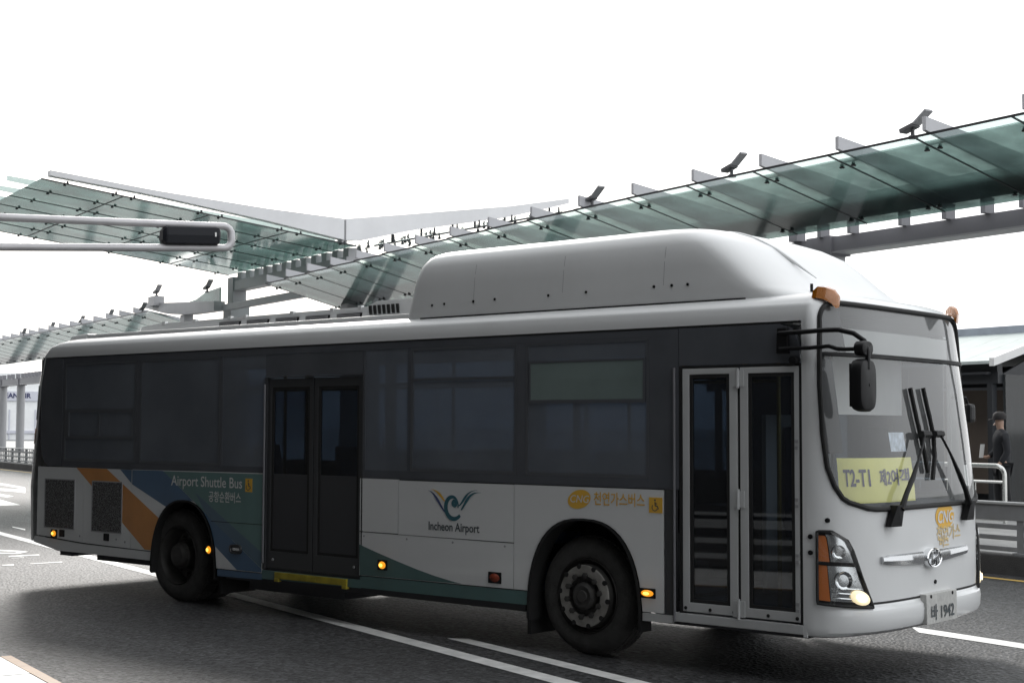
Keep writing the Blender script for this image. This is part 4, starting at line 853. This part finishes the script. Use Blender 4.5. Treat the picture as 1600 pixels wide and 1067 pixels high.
for z in (.50, 1.31, 2.21):
    m = MB(); m.tube([(6.875, -.006, z-.075), (6.875, -.006, z+.075)], .012, 8); m.box(6.825, 6.868, -.003, .004, z-.06, z+.06); m.box(6.882, 6.925, -.003, .004, z-.06, z+.06); m.build('door_hinge', M['doorwhite'], lf)
for z in (.55, .9, 1.3, 1.72):
    m = MB(); m.box(7.352, 7.378, -.004, .004, z-.035, z-.012); m.box(7.352, 7.378, -.004, .004, z+.012, z+.035); m.build('door_catch', M['steel'], rt)
for x in (6.40, 6.62, 6.83, 6.91, 7.12, 7.36):
    m = MB(); m.lathe([(0, -.006), (.014, -.004), (.014, .004)], (x, .004, .472), 'y', 8); m.build('door_bolt', M['seam'], lf if x < 6.87 else rt)
m = MB(); m.box(6.862, 6.888, .02, .05, .445, 2.29); m.build('door_gap', M['seam'], bus)
m = MB(); m.box(6.345, 6.372, .004, .05, .40, 2.31); m.box(7.388, 7.409, .004, .05, .42, 2.31); m.box(6.372, 7.388, .006, .05, 2.292, 2.313); m.build('door_frame', M['seam'], bus)
m = MB(); m.box(6.21, 6.285, .002, .045, .405, 1.364); m.build('post_cover', M['frameblack'], bus); m = MB(); m.tube([(6.305, -.006, .36), (6.305, -.006, 2.3)], .010, 8); m.build('gutter_strip', M['steeldark'], bus)
m = MB(); m.box(6.29, 7.41, .0, .3, .36, .43); m.build('door_sill', M['doorwhite'], bus, bevel=.006)
# rear (middle) door: dark double leaf
for x0, x1 in ((1.470, 2.135), (2.150, 2.820)):
    leaf(x0, x1, .455, 2.305, x0+.055, x1-.055, .62, 2.22, M['frameblack'], M['doorglass'], y=.02)
    m = MB(); m.lathe([(0, -.01), (.013, -.008), (.013, .004)], (x0+.10 if x0 < 2 else x1-.10, .02, .54), 'y', 8); m.build('door_bolt', M['steel'], bus)
m = MB(); m.box(1.437, 1.468, .0, .05, .44, 2.32); m.box(2.822, 2.84, .0, .05, .46, 2.32); m.box(1.468, 2.822, .004, .05, 2.308, 2.322); m.build('door_frame', M['frameblack'], bus)
m = MB(); m.tube([(1.452, -.010, .5), (1.452, -.010, 2.25)], .010, 8); m.build('door_post', M['steeldark'], bus)
m = MB(); m.box(1.64, 2.655, -.02, .02, .365, .425); m.box(1.64, 1.70, -.024, .02, .335, .365); m.box(2.60, 2.655, -.024, .02, .335, .365); m.box(2.02, 2.24, -.023, -.019, .372, .415); m.build('wheelchair_ramp', M['yellowmetal'], bus, bevel=.004)

# ---- livery on the rear flank (vinyl 1 mm proud), arch and seams respected
def decal(name, poly, mat, lv=1):
    m = MB(); y = -.0010*lv; m.add([(x, y, z) for x, z in poly], [tuple(range(len(poly)))]); return m.build(name, mat, bus)
ZT = 1.361
arr = [p for p in AR]
def arch_between(zlo, zhi, side):   # points on the arch edge, left side rising / right side falling
    q = [p for p in AR if zlo <= p[1] <= zhi and ((p[0] < .165) == (side == 0))]; return q
def az(z, side):
    pts = [p for p in AR if (p[0] <= .166) == (side == 0)]; pts = sorted([(p[1], p[0]) for p in pts]); return interp(z, pts)
def split(poly, x):   # clip a polygon at a vertical seam
    def clip(ps, keep):
        out = []
        for a, b in zip(ps, ps[1:]+ps[:1]):
            ia, ib = keep(a), keep(b)
            if ia: out.append(a)
            if ia != ib: t = (x-a[0])/(b[0]-a[0]); out.append((x, a[1]+t*(b[1]-a[1])))
        return out
    return clip(poly, lambda p: p[0] <= x-.004), clip(poly, lambda p: p[0] >= x+.004)
orange = [(-1.81, ZT), (-.50, .52), (-.388, .518)]+[(az(z, 0), z) for z in (.56, .62, .68, .74, .80, .86)]+[(-1.22, ZT)]
for pl_ in split(orange, -.751)[:1]:
    for q in split(pl_, -1.661): decal('livery_stripe', q, M['orange'])
decal('livery_stripe', split(orange, -.751)[1], M['orange'])
blue = [(-.97, ZT)]+[(az(z, 0), z) for z in (.99, 1.02)]+[p for p in AR if p[1] > 1.02 and p[0] < .33]+[(.30, 1.0), (-.20, ZT)]
# blue field: left of the slanted line from (-.20, 1.36) to (1.34, .49)
slant = lambda x: 1.36-(x+.20)*(1.36-.49)/1.54
blueA = [(-.97, ZT), (-.751, 1.225), (-.751, ZT)]
topb = [p for p in AR if p[1] > .985 and p[0] < .30]
bl = [(-.74, 1.205)]+[(az(.985, 0), .985)]+topb+[(.34, 1.0545)]
decal('livery_field', [(-.97, ZT), (-.756, 1.215), (-.756, ZT)], M['blue'])
decal('livery_field', [(-.746, 1.207), (az(.985, 0), .985)]+topb+[(.331, slant(.331)), (-.20, ZT+.003), (-.746, ZT)], M['blue'])
arR = [p for p in AR if p[0] > .33 and p[1] > .41]
decal('livery_field', [(.335, slant(.335))]+arR+[(.72, .405), (1.425, .405), (1.425, .44)], M['blue'])
decal('livery_field', [(-.195, ZT), (1.425, slant(1.425)), (1.425, 1.368)], M['green'])
decal('livery_shade', [(.36, 1.15), (1.425, .60), (1.425, .45), (.55, .93)], M['bluegreen'], 2)
decal('livery_shade', [(.70, .62), (.72, .405), (1.05, .405)], M['white'], 2)
m = MB(); m.box(.62, 1.425, -.0022, -.0005, .868, .874); m.build('panel_seam', M['seam'], bus)
# white panels: green sweep
sw = [(2.81, .755), (3.05, .692), (3.30, .632), (3.55, .575), (3.77, .532), (4.0, .497), (4.10, .487)]
decal('livery_sweep', [(2.815, .477), (4.10, .486)]+list(reversed(sw[:-1])), M['darkgreen'])
# panel seams / gaps show dark backing; screws along the lower panel
for x in (2.87, 3.42, 3.98, 4.58): m = MB(); m.lathe([(0, -.005), (.01, -.003), (.01, .004)], (x, 0, .835), 'y', 8); m.build('panel_screw', M['steel'], bus)
for x, z in ((-1.72, .60), (-.86, .58), (-1.02, .60)): m = MB(); m.lathe([(0, -.005), (.012, -.003), (.012, .004)], (x, 0, z), 'y', 8); m.build('panel_screw', M['steel'], bus)
# vents
for x0, x1 in ((-2.43, -1.84), (-1.48, -.93)):
    m = MB(); m.box(x0, x1, -.006, .01, .675, 1.215); o = m.build('engine_vent', M['grille'], bus, bevel=.003); frame(x0-.012, x1+.012, .663, 1.227, .012, o, M['steel'], -.008, .002, 'vent_frame')
for x in (-2.075, -1.205): m = MB(); m.box(x-.05, x+.05, -.008, .004, .575, .655); m.build('vent_latch', M['black'], bus, bevel=.006)
# marker lamps along the flank
def marker(x, z, w, h, lit=True, mat=None):
    m = MB(); m.box(x-w-.015, x+w+.015, -.008, .004, z-h-.012, z+h+.012); o = m.build('side_marker', M['black'], bus, bevel=.005)
    m = MB(); k = 12; m.grid([[(x+w*q*math.cos(2*math.pi*i/k), -.008-.02*(1-q*q), z+h*q*math.sin(2*math.pi*i/k)) for i in range(k)] for q in (1, .8, .5, .05)], close=True); m.build('marker_lens', mat or (M['amberlit'] if lit else M['amberlamp']), o, smooth=True)
    if lit: m = MB(); m.grid([[(x+.5*w*q*math.cos(2*math.pi*i/k), -.027-.006*(1-q*q), z+.5*h*q*math.sin(2*math.pi*i/k)) for i in range(k)] for q in (1, .5, .05)], close=True); m.build('marker_bulb', M['amberhot'], o)
marker(-2.235, .605, .046, .034); marker(.60, .58, .038, .038); marker(3.115, .585, .046, .034); marker(6.05, .555, .06, .026); marker(4.47, .565, .058, .036, False, M['redrefl'])
m = MB(); k = 20; m.grid([[(1.03+.095*q*math.copysign(abs(math.cos(a))**.6, math.cos(a)), -.002-h, .61+.05*q*math.copysign(abs(math.sin(a))**.6, math.sin(a))) for a in [2*math.pi*i/k for i in range(k)]] for q, h in ((1, 0), (.95, .016), (.75, .018), (.7, .006), (.05, .002))], close=True); fo = m.build('fuel_flap', M['frameblack'], bus, smooth=True)
m = MB(); m.box(.985, 1.09, -.012, -.006, .595, .625); m.build('flap_handle', M['silver'], fo, bevel=.004)
# lettering
def side_text(txt, size, cx, cz, mat, name='lettering', **k): text_geo(txt, size, lambda x, y: (cx+x, -.0035, cz+y), **k).build(name, mat, bus)
side_text('Airport Shuttle Bus', .150, .535, 1.262, M['lettergrey'], sx=.985, bold=.001)
side_text('공항순환버스', .118, .84, 1.112, M['lettergrey'], sx=.80, bold=.001)
side_text('Incheon Airport', .105, 3.99, .965, M['letterdark'], sx=.88, bold=.0015)
def chair_sign(x0, x1, z0, z1):
    m = MB(); m.box(x0, x1, -.003, .001, z0, z1); o = m.build('wheelchair_sign', M['yellowprint'], bus)
    cx, cz, s_ = (x0+x1)/2, (z0+z1)/2, (z1-z0)/.105
    f = lambda x, z: (cx+x*s_, -.005, cz+z*s_); m = MB()
    def stroke(pts, w):
        for (a, b), (c, d) in zip(pts, pts[1:]):
            L = math.hypot(c-a, d-b); nx, nz = -(d-b)/L*w/2, (c-a)/L*w/2; m.add([f(a+nx, b+nz), f(a-nx, b-nz), f(c-nx, d-nz), f(c+nx, d+nz)], [(0, 1, 2, 3)])
    stroke([(-.006+.022*math.cos(a), -.016+.022*math.sin(a)) for a in [math.pi*(.75+1.15*i/10) for i in range(11)]], .006)
    stroke([(-.004, .022), (-.002, -.004), (.016, -.006), (.024, -.026)], .008); stroke([(-.003, .012), (.013, .010)], .006)
    m.grid([[f(-.004+.007*q*math.cos(2*math.pi*i/10), .034+.007*q*math.sin(2*math.pi*i/10)) for i in range(10)] for q in (1, .05)], close=True); m.build('wheelchair_symbol', M['letterdark'], o)
chair_sign(1.162, 1.268, 1.185, 1.318); chair_sign(6.065, 6.190, 1.178, 1.298)
m = MB(); k = 26; m.grid([[(5.375+.115*q*math.cos(a)+.025*q*math.sin(a), -.003, 1.258+.078*q*math.sin(a)) for a in [2*math.pi*i/k for i in range(k)]] for q in (1, .05)], close=True); gm_ = m.build('gas_mark', M['yellowprint'], bus)
text_geo('CNG', .085, lambda x, y: (5.375+x, -.0045, 1.258+y), shear=.2, sx=1.05).build('gas_lettering', M['lettergrey'], gm_)
side_text('천연가스버스', .115, 5.775, 1.262, M['yellowprint'], 'gas_lettering', sx=.80, bold=.001)
# airport logo: two swept wings and a spiral
def ribbon(name, pts, ws, mat, y=-.003):
    m = MB(); n = len(pts); L = []; Rr = []
    for i, (x, z) in enumerate(pts):
        a = pts[max(i-1, 0)]; b = pts[min(i+1, n-1)]; d = math.hypot(b[0]-a[0], b[1]-a[1]); nx, nz = -(b[1]-a[1])/d, (b[0]-a[0])/d; w = ws[i]/2
        L.append((x+nx*w, y, z+nz*w)); Rr.append((x-nx*w, y, z-nz*w))
    m.grid([L, Rr]); return m.build(name, mat, bus)
def bez(p, k=14):
    out = []
    for i in range(k+1):
        t = i/k; a, b, c, d = (1-t)**3, 3*t*(1-t)**2, 3*t*t*(1-t), t**3; out.append((a*p[0][0]+b*p[1][0]+c*p[2][0]+d*p[3][0], a*p[0][1]+b*p[1][1]+c*p[2][1]+d*p[3][1]))
    return out
tw = lambda a, b, k=15: [a*math.sin(math.pi*min(1, (i+.3)/(k-1)*.5+.02))*(1-(i/(k-1)))**.0+b*0 for i in range(k)]
def taper(w, k=15, pk=.6): return [max(.002, w*(min(i/(k-1)/pk, 1))*(1-max(0, (i/(k-1)-pk)/(1-pk))*.55)) for i in range(k)]
ribbon('logo_wing', bez([(3.685, 1.277), (3.76, 1.265), (3.80, 1.19), (3.885, 1.095)]), taper(.028), M['logoblue'])
ribbon('logo_wing', bez([(3.715, 1.288), (3.80, 1.285), (3.84, 1.23), (3.885, 1.19)]), taper(.026), M['yellowprint'])
ribbon('logo_wing', bez([(4.31, 1.275), (4.17, 1.285), (4.15, 1.20), (4.08, 1.12)]), taper(.030), M['logoteal'])
ribbon('logo_wing', bez([(4.27, 1.296), (4.13, 1.29), (4.12, 1.20), (4.055, 1.155)]), taper(.024), M['logoteal'])
sp_ = [(3.985+(.108-.05*t)*math.cos(a), 1.15+(.118-.055*t)*math.sin(a)) for t, a in [(i/24, rad(-40-330*i/24)) for i in range(25)]]
ribbon('logo_spiral', sp_, [.014+.03*math.sin(math.pi*min(1, i/24+.15)) for i in range(25)], M['logoteal'], -.0035)
m = MB(); m.grid([[(4.0+.036*q*math.cos(2*math.pi*i/16), -.003, 1.175+.036*q*math.sin(2*math.pi*i/16)) for i in range(16)] for q in (1, .05)], close=True); m.build('logo_spiral', M['logoteal'], bus)

# ---- wheels
def wheel(x, near, front):
    s_ = 1 if near else -1; y0 = .085 if near else WID-.085
    f = lambda h: h*s_
    m = MB(); prof = [(.30, .02), (.31, .0), (.36, -.018), (.42, -.012), (.455, .01), (.474, .05), (.478, .09), (.478, .20), (.47, .245), (.44, .27), (.30, .27)]
    m.lathe([(r, f(h)) for r, h in prof], (x, y0, .478), 'y', 56); w = m.build('wheel', M['tyre'], bus, smooth=True)
    m = MB()
    for i in range(56):
        a = 2*math.pi*(i+.5)/56; c, sn = math.cos(a), math.sin(a)
        for hh in (.06, .125, .18): m.hexa([(x+(r*c-d*sn), y0+f(h), .478+r*sn+d*c) for h in (hh, hh+.045) for r, d in ((.47, -.019), (.483, -.019), (.483, .019), (.47, .019))])
    m.build('tread', M['tyre'], w)
    m = MB()
    if front: prof = [(.305, .015), (.295, -.004), (.285, .02), (.275, .06), (.262, .05), (.255, .0), (.245, -.03), (.20, -.038), (.165, -.03), (.15, .0), (.12, .004), (.0, .004)]
    else: prof = [(.305, .015), (.295, -.002), (.285, .015), (.275, .10), (.25, .16), (.17, .165), (.15, .13), (.14, .05), (.12, .03), (0, .03)]
    m.lathe([(r, f(h)) for r, h in prof], (x, y0, .478), 'y', 40); m.build('rim', M['rimdark'], w, smooth=True)
    if front:
        m = MB(); m.lathe([(r, f(h)) for r, h in ((.250, -.034), (.245, -.044), (.205, -.05), (.165, -.044), (.16, -.03))], (x, y0, .478), 'y', 40); m.build('nut_ring', M['rim'], w, smooth=True)
        m = MB(); m.lathe([(r, f(h)) for r, h in ((.115, .0), (.11, -.05), (.085, -.07), (.05, -.06), (.045, -.075), (0, -.075))], (x, y0, .478), 'y', 24); m.build('hub_cap', M['rimdark'], w, smooth=True)
    else:
        m = MB(); m.lathe([(r, f(h)) for r, h in ((.13, .05), (.125, .0), (.10, -.02), (.0, -.02))], (x, y0, .478), 'y', 24); m.build('hub_cap', M['rimdark'], w, smooth=True)
    for i in range(10):
        a = 2*math.pi*i/10+.2; R_ = .168 if front else .2; c = (x+R_*math.cos(a), y0+f(-.04 if front else .15), .478+R_*math.sin(a)); m = MB(); m.lathe([(.024, f(.02)), (.024, f(-.024)), (.0, f(-.028))], c, 'y', 6); m.build('wheel_nut', M['rim'] if False else M['rimdark'], w)
    if front:
        for i in range(10):
            a = 2*math.pi*(i+.5)/10+.2; c = (x+.240*math.cos(a), y0+f(-.046), .478+.240*math.sin(a)); m = MB(); m.lathe([(.021, f(.012)), (.021, f(-.003)), (0, f(-.0032))], c, 'y', 10); m.build('vent_hole', M['seam'], w)
for x, fr_ in ((-.03, False), (5.39, True)):
    for near in (True, False): wheel(x, near, fr_)
m = MB(); m.lathe([(.2, .36), (.474, .37), (.478, .42), (.478, .58), (.2, .6)], (-.03, .0, .478), 'y', 40); m.build('inner_tyre', M['tyre'], bus, smooth=True)
m = MB(); m.lathe([(.2, -.36), (.474, -.37), (.478, -.42), (.478, -.58), (.2, -.6)], (-.03, WID, .478), 'y', 40); m.build('inner_tyre', M['tyre'], bus, smooth=True)
for x in (-.03, 5.39): m = MB(); m.tube([(x, .3, .478), (x, WID-.3, .478)], .12, 12); m.box(x-.25, x+.25, .95, 1.5, .28, .68); m.build('axle', M['interiordark'], bus)
for x, w_, zt in ((.165, .62, 1.12), (5.415, .64, 1.15)):
    for y0, y1 in ((.02, .66), (WID-.66, WID-.02)):
        m = MB(); pts = arch(x, w_, zt, .42); m.grid([[(a, y0, b) for a, b in pts], [(a, y1, b) for a, b in pts]]); yy = y1 if y0 < 1 else y0; m.add([(a, yy, b) for a, b in pts], [tuple(range(len(pts)))]); m.build('wheel_well', M['seam'], bus)
for x0, x1, z0 in ((4.79, 4.83, .12), (.70, .74, .14)): m = MB(); m.box(x0, x1, .05, .5, z0, .44); m.build('mud_flap', M['rubber'], bus)
# underbody
m = MB()
m.box(.80, 4.76, .06, WID-.06, .30, .44); m.box(6.08, 7.42, .06, WID-.06, .33, .42); m.box(-2.55, -.5, .08, WID-.08, .44, .56); m.box(-1.9, -.9, .35, 1.9, .30, .44); m.box(-2.2, -1.95, .06, .4, .36, .44); m.box(-.5, .8, .7, WID-.7, .36, .5); m.box(4.7, 6.1, .7, WID-.7, .33, .5); m.box(1.0, 2.4, .2, .9, .20, .30)
m.build('underbody', M['interiordark'], bus)
m = MB(); m.prism([S(p, .40, -.03) for p in [math.pi*i/24 for i in range(25)]], (0, 0, -.03)); m.build('front_floor', M['interiordark'], bus)
# ---- roof gas pack
pk = MB()
def pr_(z, k=10):
    x0 = interp(z, [(2.80, 3.22), (2.93, 3.25), (3.16, 3.30), (3.28, 3.345), (3.37, 3.40), (3.43, 3.49), (3.46, 3.62), (3.468, 3.95)])
    x1 = interp(z, [(2.80, 7.44), (2.83, 7.38), (2.86, 7.30), (2.90, 7.20), (2.95, 7.12), (3.03, 7.02), (3.16, 6.87), (3.28, 6.72), (3.37, 6.54), (3.43, 6.36), (3.46, 6.1), (3.468, 5.8)])
    d = interp(z, [(2.80, .115), (2.93, .12), (3.16, .14), (3.28, .165), (3.35, .20), (3.40, .26), (3.435, .36), (3.458, .50), (3.468, .8)])
    pts = []
    c = min(x1-.3, 6.98)
    for i in range(15):     # near side rear -> front
        x = x0+.12+(c-.25-x0)*i/14; pts.append(Vector((x, d, z)))
    for i in range(1, 25):  # rounded nose
        a = math.pi*i/25; pts.append(Vector((c-.13+(x1-c+.13)*max(0, math.sin(a))**.62, MIDY-(MIDY-d)*math.copysign(abs(math.cos(a))**.42, math.cos(a)), z)))
    for i in range(15): x = c-.13+(x0+.12-c+.13)*i/14; pts.append(Vector((x, WID-d, z)))
    for i in range(1, 12): a = math.pi*i/12; pts.append(Vector((x0+.12-.12*math.sin(a)**.6, MIDY+(MIDY-d)*math.copysign(abs(math.cos(a))**.3, math.cos(a)), z)))
    return pts
zs = [2.80, 2.83, 2.86, 2.90, 2.93, 2.98, 3.03, 3.09, 3.16, 3.22, 3.28, 3.33, 3.37, 3.40, 3.43, 3.445, 3.46, 3.468]
LP = [pr_(z) for z in zs]; pk.grid(LP, close=True); pk.add(LP[-1], [tuple(range(len(LP[-1])))])
pack = pk.build('roof_gas_pack', M['roofwhite'], bus, smooth=True, angle=50)
for x, z in ((3.6, 2.93), (3.75, 2.935), (4.35, 2.945), (4.95, 2.945), (5.35, 2.95), (6.03, 2.955), (6.2, 2.955), (6.35, 2.955), (4.1, 2.94)):
    m = MB(); m.lathe([(0, -.012), (.012, -.008), (.012, .01)], (x, .123, z), 'y', 8); m.build('pack_screw', M['black'], pack)
for x in (4.10, 5.10, 6.12):
    m = MB(); zz = [2.96, 3.05, 3.14, 3.22, 3.27]; dd = [interp(z, [(2.80, .115), (2.93, .12), (3.16, .14), (3.28, .165), (3.35, .20)]) for z in zz]; m.grid([[(x-.002, d-.0012, z) for d, z in zip(dd, zz)], [(x+.002, d-.0012, z) for d, z in zip(dd, zz)]]); m.build('pack_seam', M['steel'], pack)
m = MB(); m.grid([[(x, .108-.0, z) for x in [3.46+3.42*i/12 for i in range(13)]] for z in (2.806, 2.822)]); m.build('pack_gasket', M['seam'], pack)
for y_ in (.80,):
    m = MB(); pts = []
    for i in range(13):
        z = 3.363-.0; t = i/12; x = 6.05+1.05*t; zt = interp(x, [(5.8, 3.472), (6.1, 3.464), (6.36, 3.434), (6.54, 3.374), (6.72, 3.284), (6.90, 3.164), (7.08, 3.034), (7.24, 2.93)]); pts.append((x, y_, zt-.012))
    m.tube(pts, [.003+.019*math.sin(math.pi*i/12) for i in range(13)], 8); m.build('pack_rib', M['roofwhite'], pack, smooth=True)
# ---- air conditioner and roof rails
ac = MB(); L = []
for x, h, ins in ((-1.32, .02, .02), (-1.24, .09, .0), (-.95, .115, 0), (2.42, .14, 0), (2.56, .185, 0), (3.15, .19, 0), (3.3, .12, .02)):
    L.append([(x, .40+ins, 2.82), (x, .41+ins, 2.86+h*.35), (x, .44+ins, 2.86+h), (x, .56, 2.875+h), (x, WID-.56, 2.875+h), (x, WID-.44-ins, 2.86+h), (x, WID-.40-ins, 2.82)])
ac.grid(L); ac.add(L[0], [tuple(range(7))]); ac.add(L[-1], [tuple(range(7))]); aco = ac.build('air_conditioner', M['roofwhite'], bus, smooth=True, angle=30)
for i in range(5):
    x = .20+.46*i
    m = MB(); m.box(x, x+.34, .395, .43, 2.885, 2.94); v = m.build('louvre_vent', M['black'], aco)
    m = MB()
    for k in range(4): m.box(x+.01, x+.33, .388, .42, 2.891+k*.012, 2.897+k*.012)
    v2 = m.build('louvre_slat', M['steel'], v)
for i in range(7):
    x = 2.50+.062*i; m = MB(); m.hexa([(x, .395, 2.915), (x+.028, .395, 2.915), (x+.028, .46, 2.915), (x, .46, 2.915), (x-.03, .41, 3.005), (x-.002, .41, 3.005), (x-.002, .46, 3.005), (x-.03, .46, 3.005)]); m.build('vent_slot', M['seam'], aco)
for x in (-.85, -.3, .3, .55, 1.3, 1.9, 2.3): m = MB(); m.box(x, x+.05, .43, .47, 2.965, 3.0+.006*x); m.build('cover_clip', M['roofwhite'], aco)
for x0, x1 in ((-2.1, 3.42),):
    m = MB(); m.box(x0, x1, .255, .30, 2.83, 2.885); m.box(x0, x1, WID-.30, WID-.255, 2.83, 2.885); m.build('roof_rail', M['roofwhite'], bus, bevel=.008)
m = MB(); m.hexa([(-2.42, .22, 2.78), (-2.02, .22, 2.78), (-2.02, .75, 2.80), (-2.42, .75, 2.80), (-2.36, .26, 2.885), (-2.04, .26, 2.90), (-2.04, .72, 2.90), (-2.36, .72, 2.885)]); m.build('roof_pod', M['roofwhite'], bus, bevel=.02)
m = MB(); m.tube([(7.25, .45, 2.84), (7.25, .45, 2.93)], .012, 6); m.build('aerial', M['black'], bus)
# ---- mirror on the near front corner
mr = MB(); mr.hexa([(7.22, -.035, 2.38), (7.32, -.035, 2.38), (7.32, .002, 2.38), (7.22, .002, 2.38), (7.23, -.04, 2.57), (7.31, -.04, 2.57), (7.31, .002, 2.57), (7.23, .002, 2.57)]); mir = mr.build('wing_mirror', M['black'], bus, bevel=.01)
ar = [(7.24, -.03, 2.530)]+[(x, y, z) for x, y, z in ((7.45, -.04, 2.532), (7.62, -.05, 2.537), (7.74, -.055, 2.535), (7.86, -.06, 2.505), (7.94, -.06, 2.45), (7.965, -.06, 2.38), (7.965, -.06, 2.25))]
mr = MB(); mr.tube(ar, .018, 10); mr.build('mirror_arm', M['black'], mir, smooth=True)
mr = MB(); mr.tube([(7.25, -.03, 2.415), (7.5, -.04, 2.415), (7.66, -.05, 2.422), (7.73, -.055, 2.40), (7.80, -.06, 2.395), (7.91, -.06, 2.395)], .015, 10); mr.build('mirror_arm', M['black'], mir, smooth=True)
def pod(name, c, w, h, d, mat, ex=.55):
    m = MB(); k = 28; rr_ = []
    for q, yy in ((.05, -1), (.75, -1), (.95, -.75), (1, -.2), (1, .5), (.93, .9), (.85, 1), (.05, 1)):
        rr_.append([Vector((c[0]+yy*d, c[1]+w*q*math.copysign(abs(math.cos(a))**ex, math.cos(a)), c[2]+h*q*math.copysign(abs(math.sin(a))**ex, math.sin(a)))) for a in [2*math.pi*i/k for i in range(k)]])
    m.grid(rr_, close=True); return m.build(name, mat, mir, smooth=True)
pod('mirror_head', (7.925, -.06, 2.14), .125, .185, .05, M['black']); pod('convex_mirror', (7.93, -.06, 2.395), .085, .055, .04, M['black'], .8)
mr = MB(); mr.hexa([(7.868, -.15, 1.99), (7.871, -.15, 1.99), (7.871, .03, 1.99), (7.868, .03, 1.99), (7.868, -.15, 2.29), (7.871, -.15, 2.29), (7.871, .03, 2.29), (7.868, .03, 2.29)]); mr.build('mirror_glass', M['chrome'], mir)
mr = MB(); mr.lathe([(0, -.05), (.03, -.045), (.035, 0)], (7.36, 0, 2.33), 'y', 10); mr.build('side_camera', M['black'], bus)
# far mirror
mr = MB(); mr.tube([(7.46, 2.47, 2.10), (7.54, 2.56, 2.10), (7.55, 2.60, 2.02)], .014, 8); fm = mr.build('wing_mirror', M['black'], bus, smooth=True)
mr = MB(); mr.box(7.53, 7.59, 2.54, 2.66, 1.89, 2.05); mr.build('mirror_head', M['black'], fm, bevel=.03)
# ---- interior
m = MB(); m.box(.80, 4.76, .06, WID-.06, .445, .465); m.box(6.08, 7.35, .06, WID-.06, .445, .465); m.box(-2.4, -.5, .08, WID-.08, .57, .59); m.box(-.5, .8, .68, WID-.68, .505, .525); m.box(4.76, 6.08, .68, WID-.68, .445, .465); m.build('floor', M['interiordark'], bus)
m = MB(); m.box(-2.4, 7.3, .08, WID-.08, 2.60, 2.615); m.build('ceiling', M['interior'], bus)
m = MB(); m.box(-2.4, -2.36, .06, WID-.06, .46, 2.6); m.build('rear_bulkhead', M['interiordark'], bus)
m = MB(); dsh = [S(p, 1.25, -.05) for p in [.35+(math.pi-.7)*i/24 for i in range(25)]]; m.prism([(6.95, WID-.12, 1.25), (6.95, .9, 1.25), (7.35, .5, 1.25), (7.35, .12, 1.25)]+dsh, (0, 0, -.35)); m.build('dashboard', M['interiordark'], bus)
m = MB(); m.box(6.30, 6.34, 1.30, WID-.08, .46, 1.95); m.build('driver_partition', M['interior'], bus)
m = MB(); m.box(6.40, 6.9, 1.50, 2.05, .9, 1.05); m.hexa([(6.40, 1.5, 1.05), (6.52, 1.5, 1.05), (6.52, 2.05, 1.05), (6.40, 2.05, 1.05), (6.30+.06, 1.55, 1.85), (6.44, 1.55, 1.85), (6.44, 2.0, 1.85), (6.36, 2.0, 1.85)]); m.box(6.5, 6.8, 1.6, 1.95, .46, .9); m.build('driver_seat', M['seat'], bus, bevel=.03)
m = MB(); c = Vector((7.12, 1.78, 1.38)); m.tube([c+.23*Vector((-.45*math.sin(a), math.cos(a), .89*math.sin(a))) for a in [2*math.pi*i/24 for i in range(25)]], .016, 8, cap=False); m.tube([c, c+Vector((.18, 0, -.22))], .025, 8); m.build('steering_wheel', M['black'], bus, smooth=True)
m = MB(); m.box(7.0, 7.3, .3, .75, 1.5, 1.95); m.build('fare_box', M['interior'], bus, bevel=.03) if False else None
m = MB(); m.box(7.02, 7.04, 1.15, WID-.1, 1.95, 2.55); m.build('sun_blind', M['interior'], bus)
m = MB(); m.prism([S(p, 2.40, -.10) for p in [.35+(math.pi-.7)*i/24 for i in range(25)]]+[(7.2, WID-.15, 2.40), (7.2, .15, 2.40)], (0, 0, .19)); m.build('destination_box', M['interior'], bus)
sm = None
for x in (-1.7, -1.0, .95, 3.0, 3.75, 4.5, 5.25):
    for ya in (.12, .58, 1.47, 1.93):
        if (x == .95 and ya < 1) or (x == 5.25 and (ya < 1 or ya > 1.4)): continue
        off = Vector((x, ya, 0))
        if sm is None:
            m = MB(); fz = .46; m.box(x, x+.42, ya, ya+.42, .86, .96); m.hexa([(x-.02, ya, .96), (x+.08, ya, .96), (x+.08, ya+.42, .96), (x-.02, ya+.42, .96), (x-.12, ya+.02, 1.62), (x-.05, ya+.02, 1.62), (x-.05, ya+.40, 1.62), (x-.12, ya+.40, 1.62)]); m.box(x+.05, x+.3, ya+.05, ya+.37, .46, .86)
            sm = m.build('passenger_seat', M['seat'], bus, bevel=.02); so = off
        else: dup(sm, bus, off-so)
for x, y in ((6.2, .25), (6.2, 1.2), (4.75, .9), (4.75, 1.55), (3.1, .95), (1.4, .3), (2.85, .3), (2.1, .9), (.6, 1.3), (6.9, .55)): m = MB(); m.tube([(x, y, .46), (x, y, 2.6)], .017, 8); m.build('grab_pole', M['pole'], bus, smooth=True)
for y in (.75, 1.75): m = MB(); m.tube([(-2.2, y, 2.25), (6.2, y, 2.25)], .016, 8); m.build('grab_rail', M['pole'], bus, smooth=True)
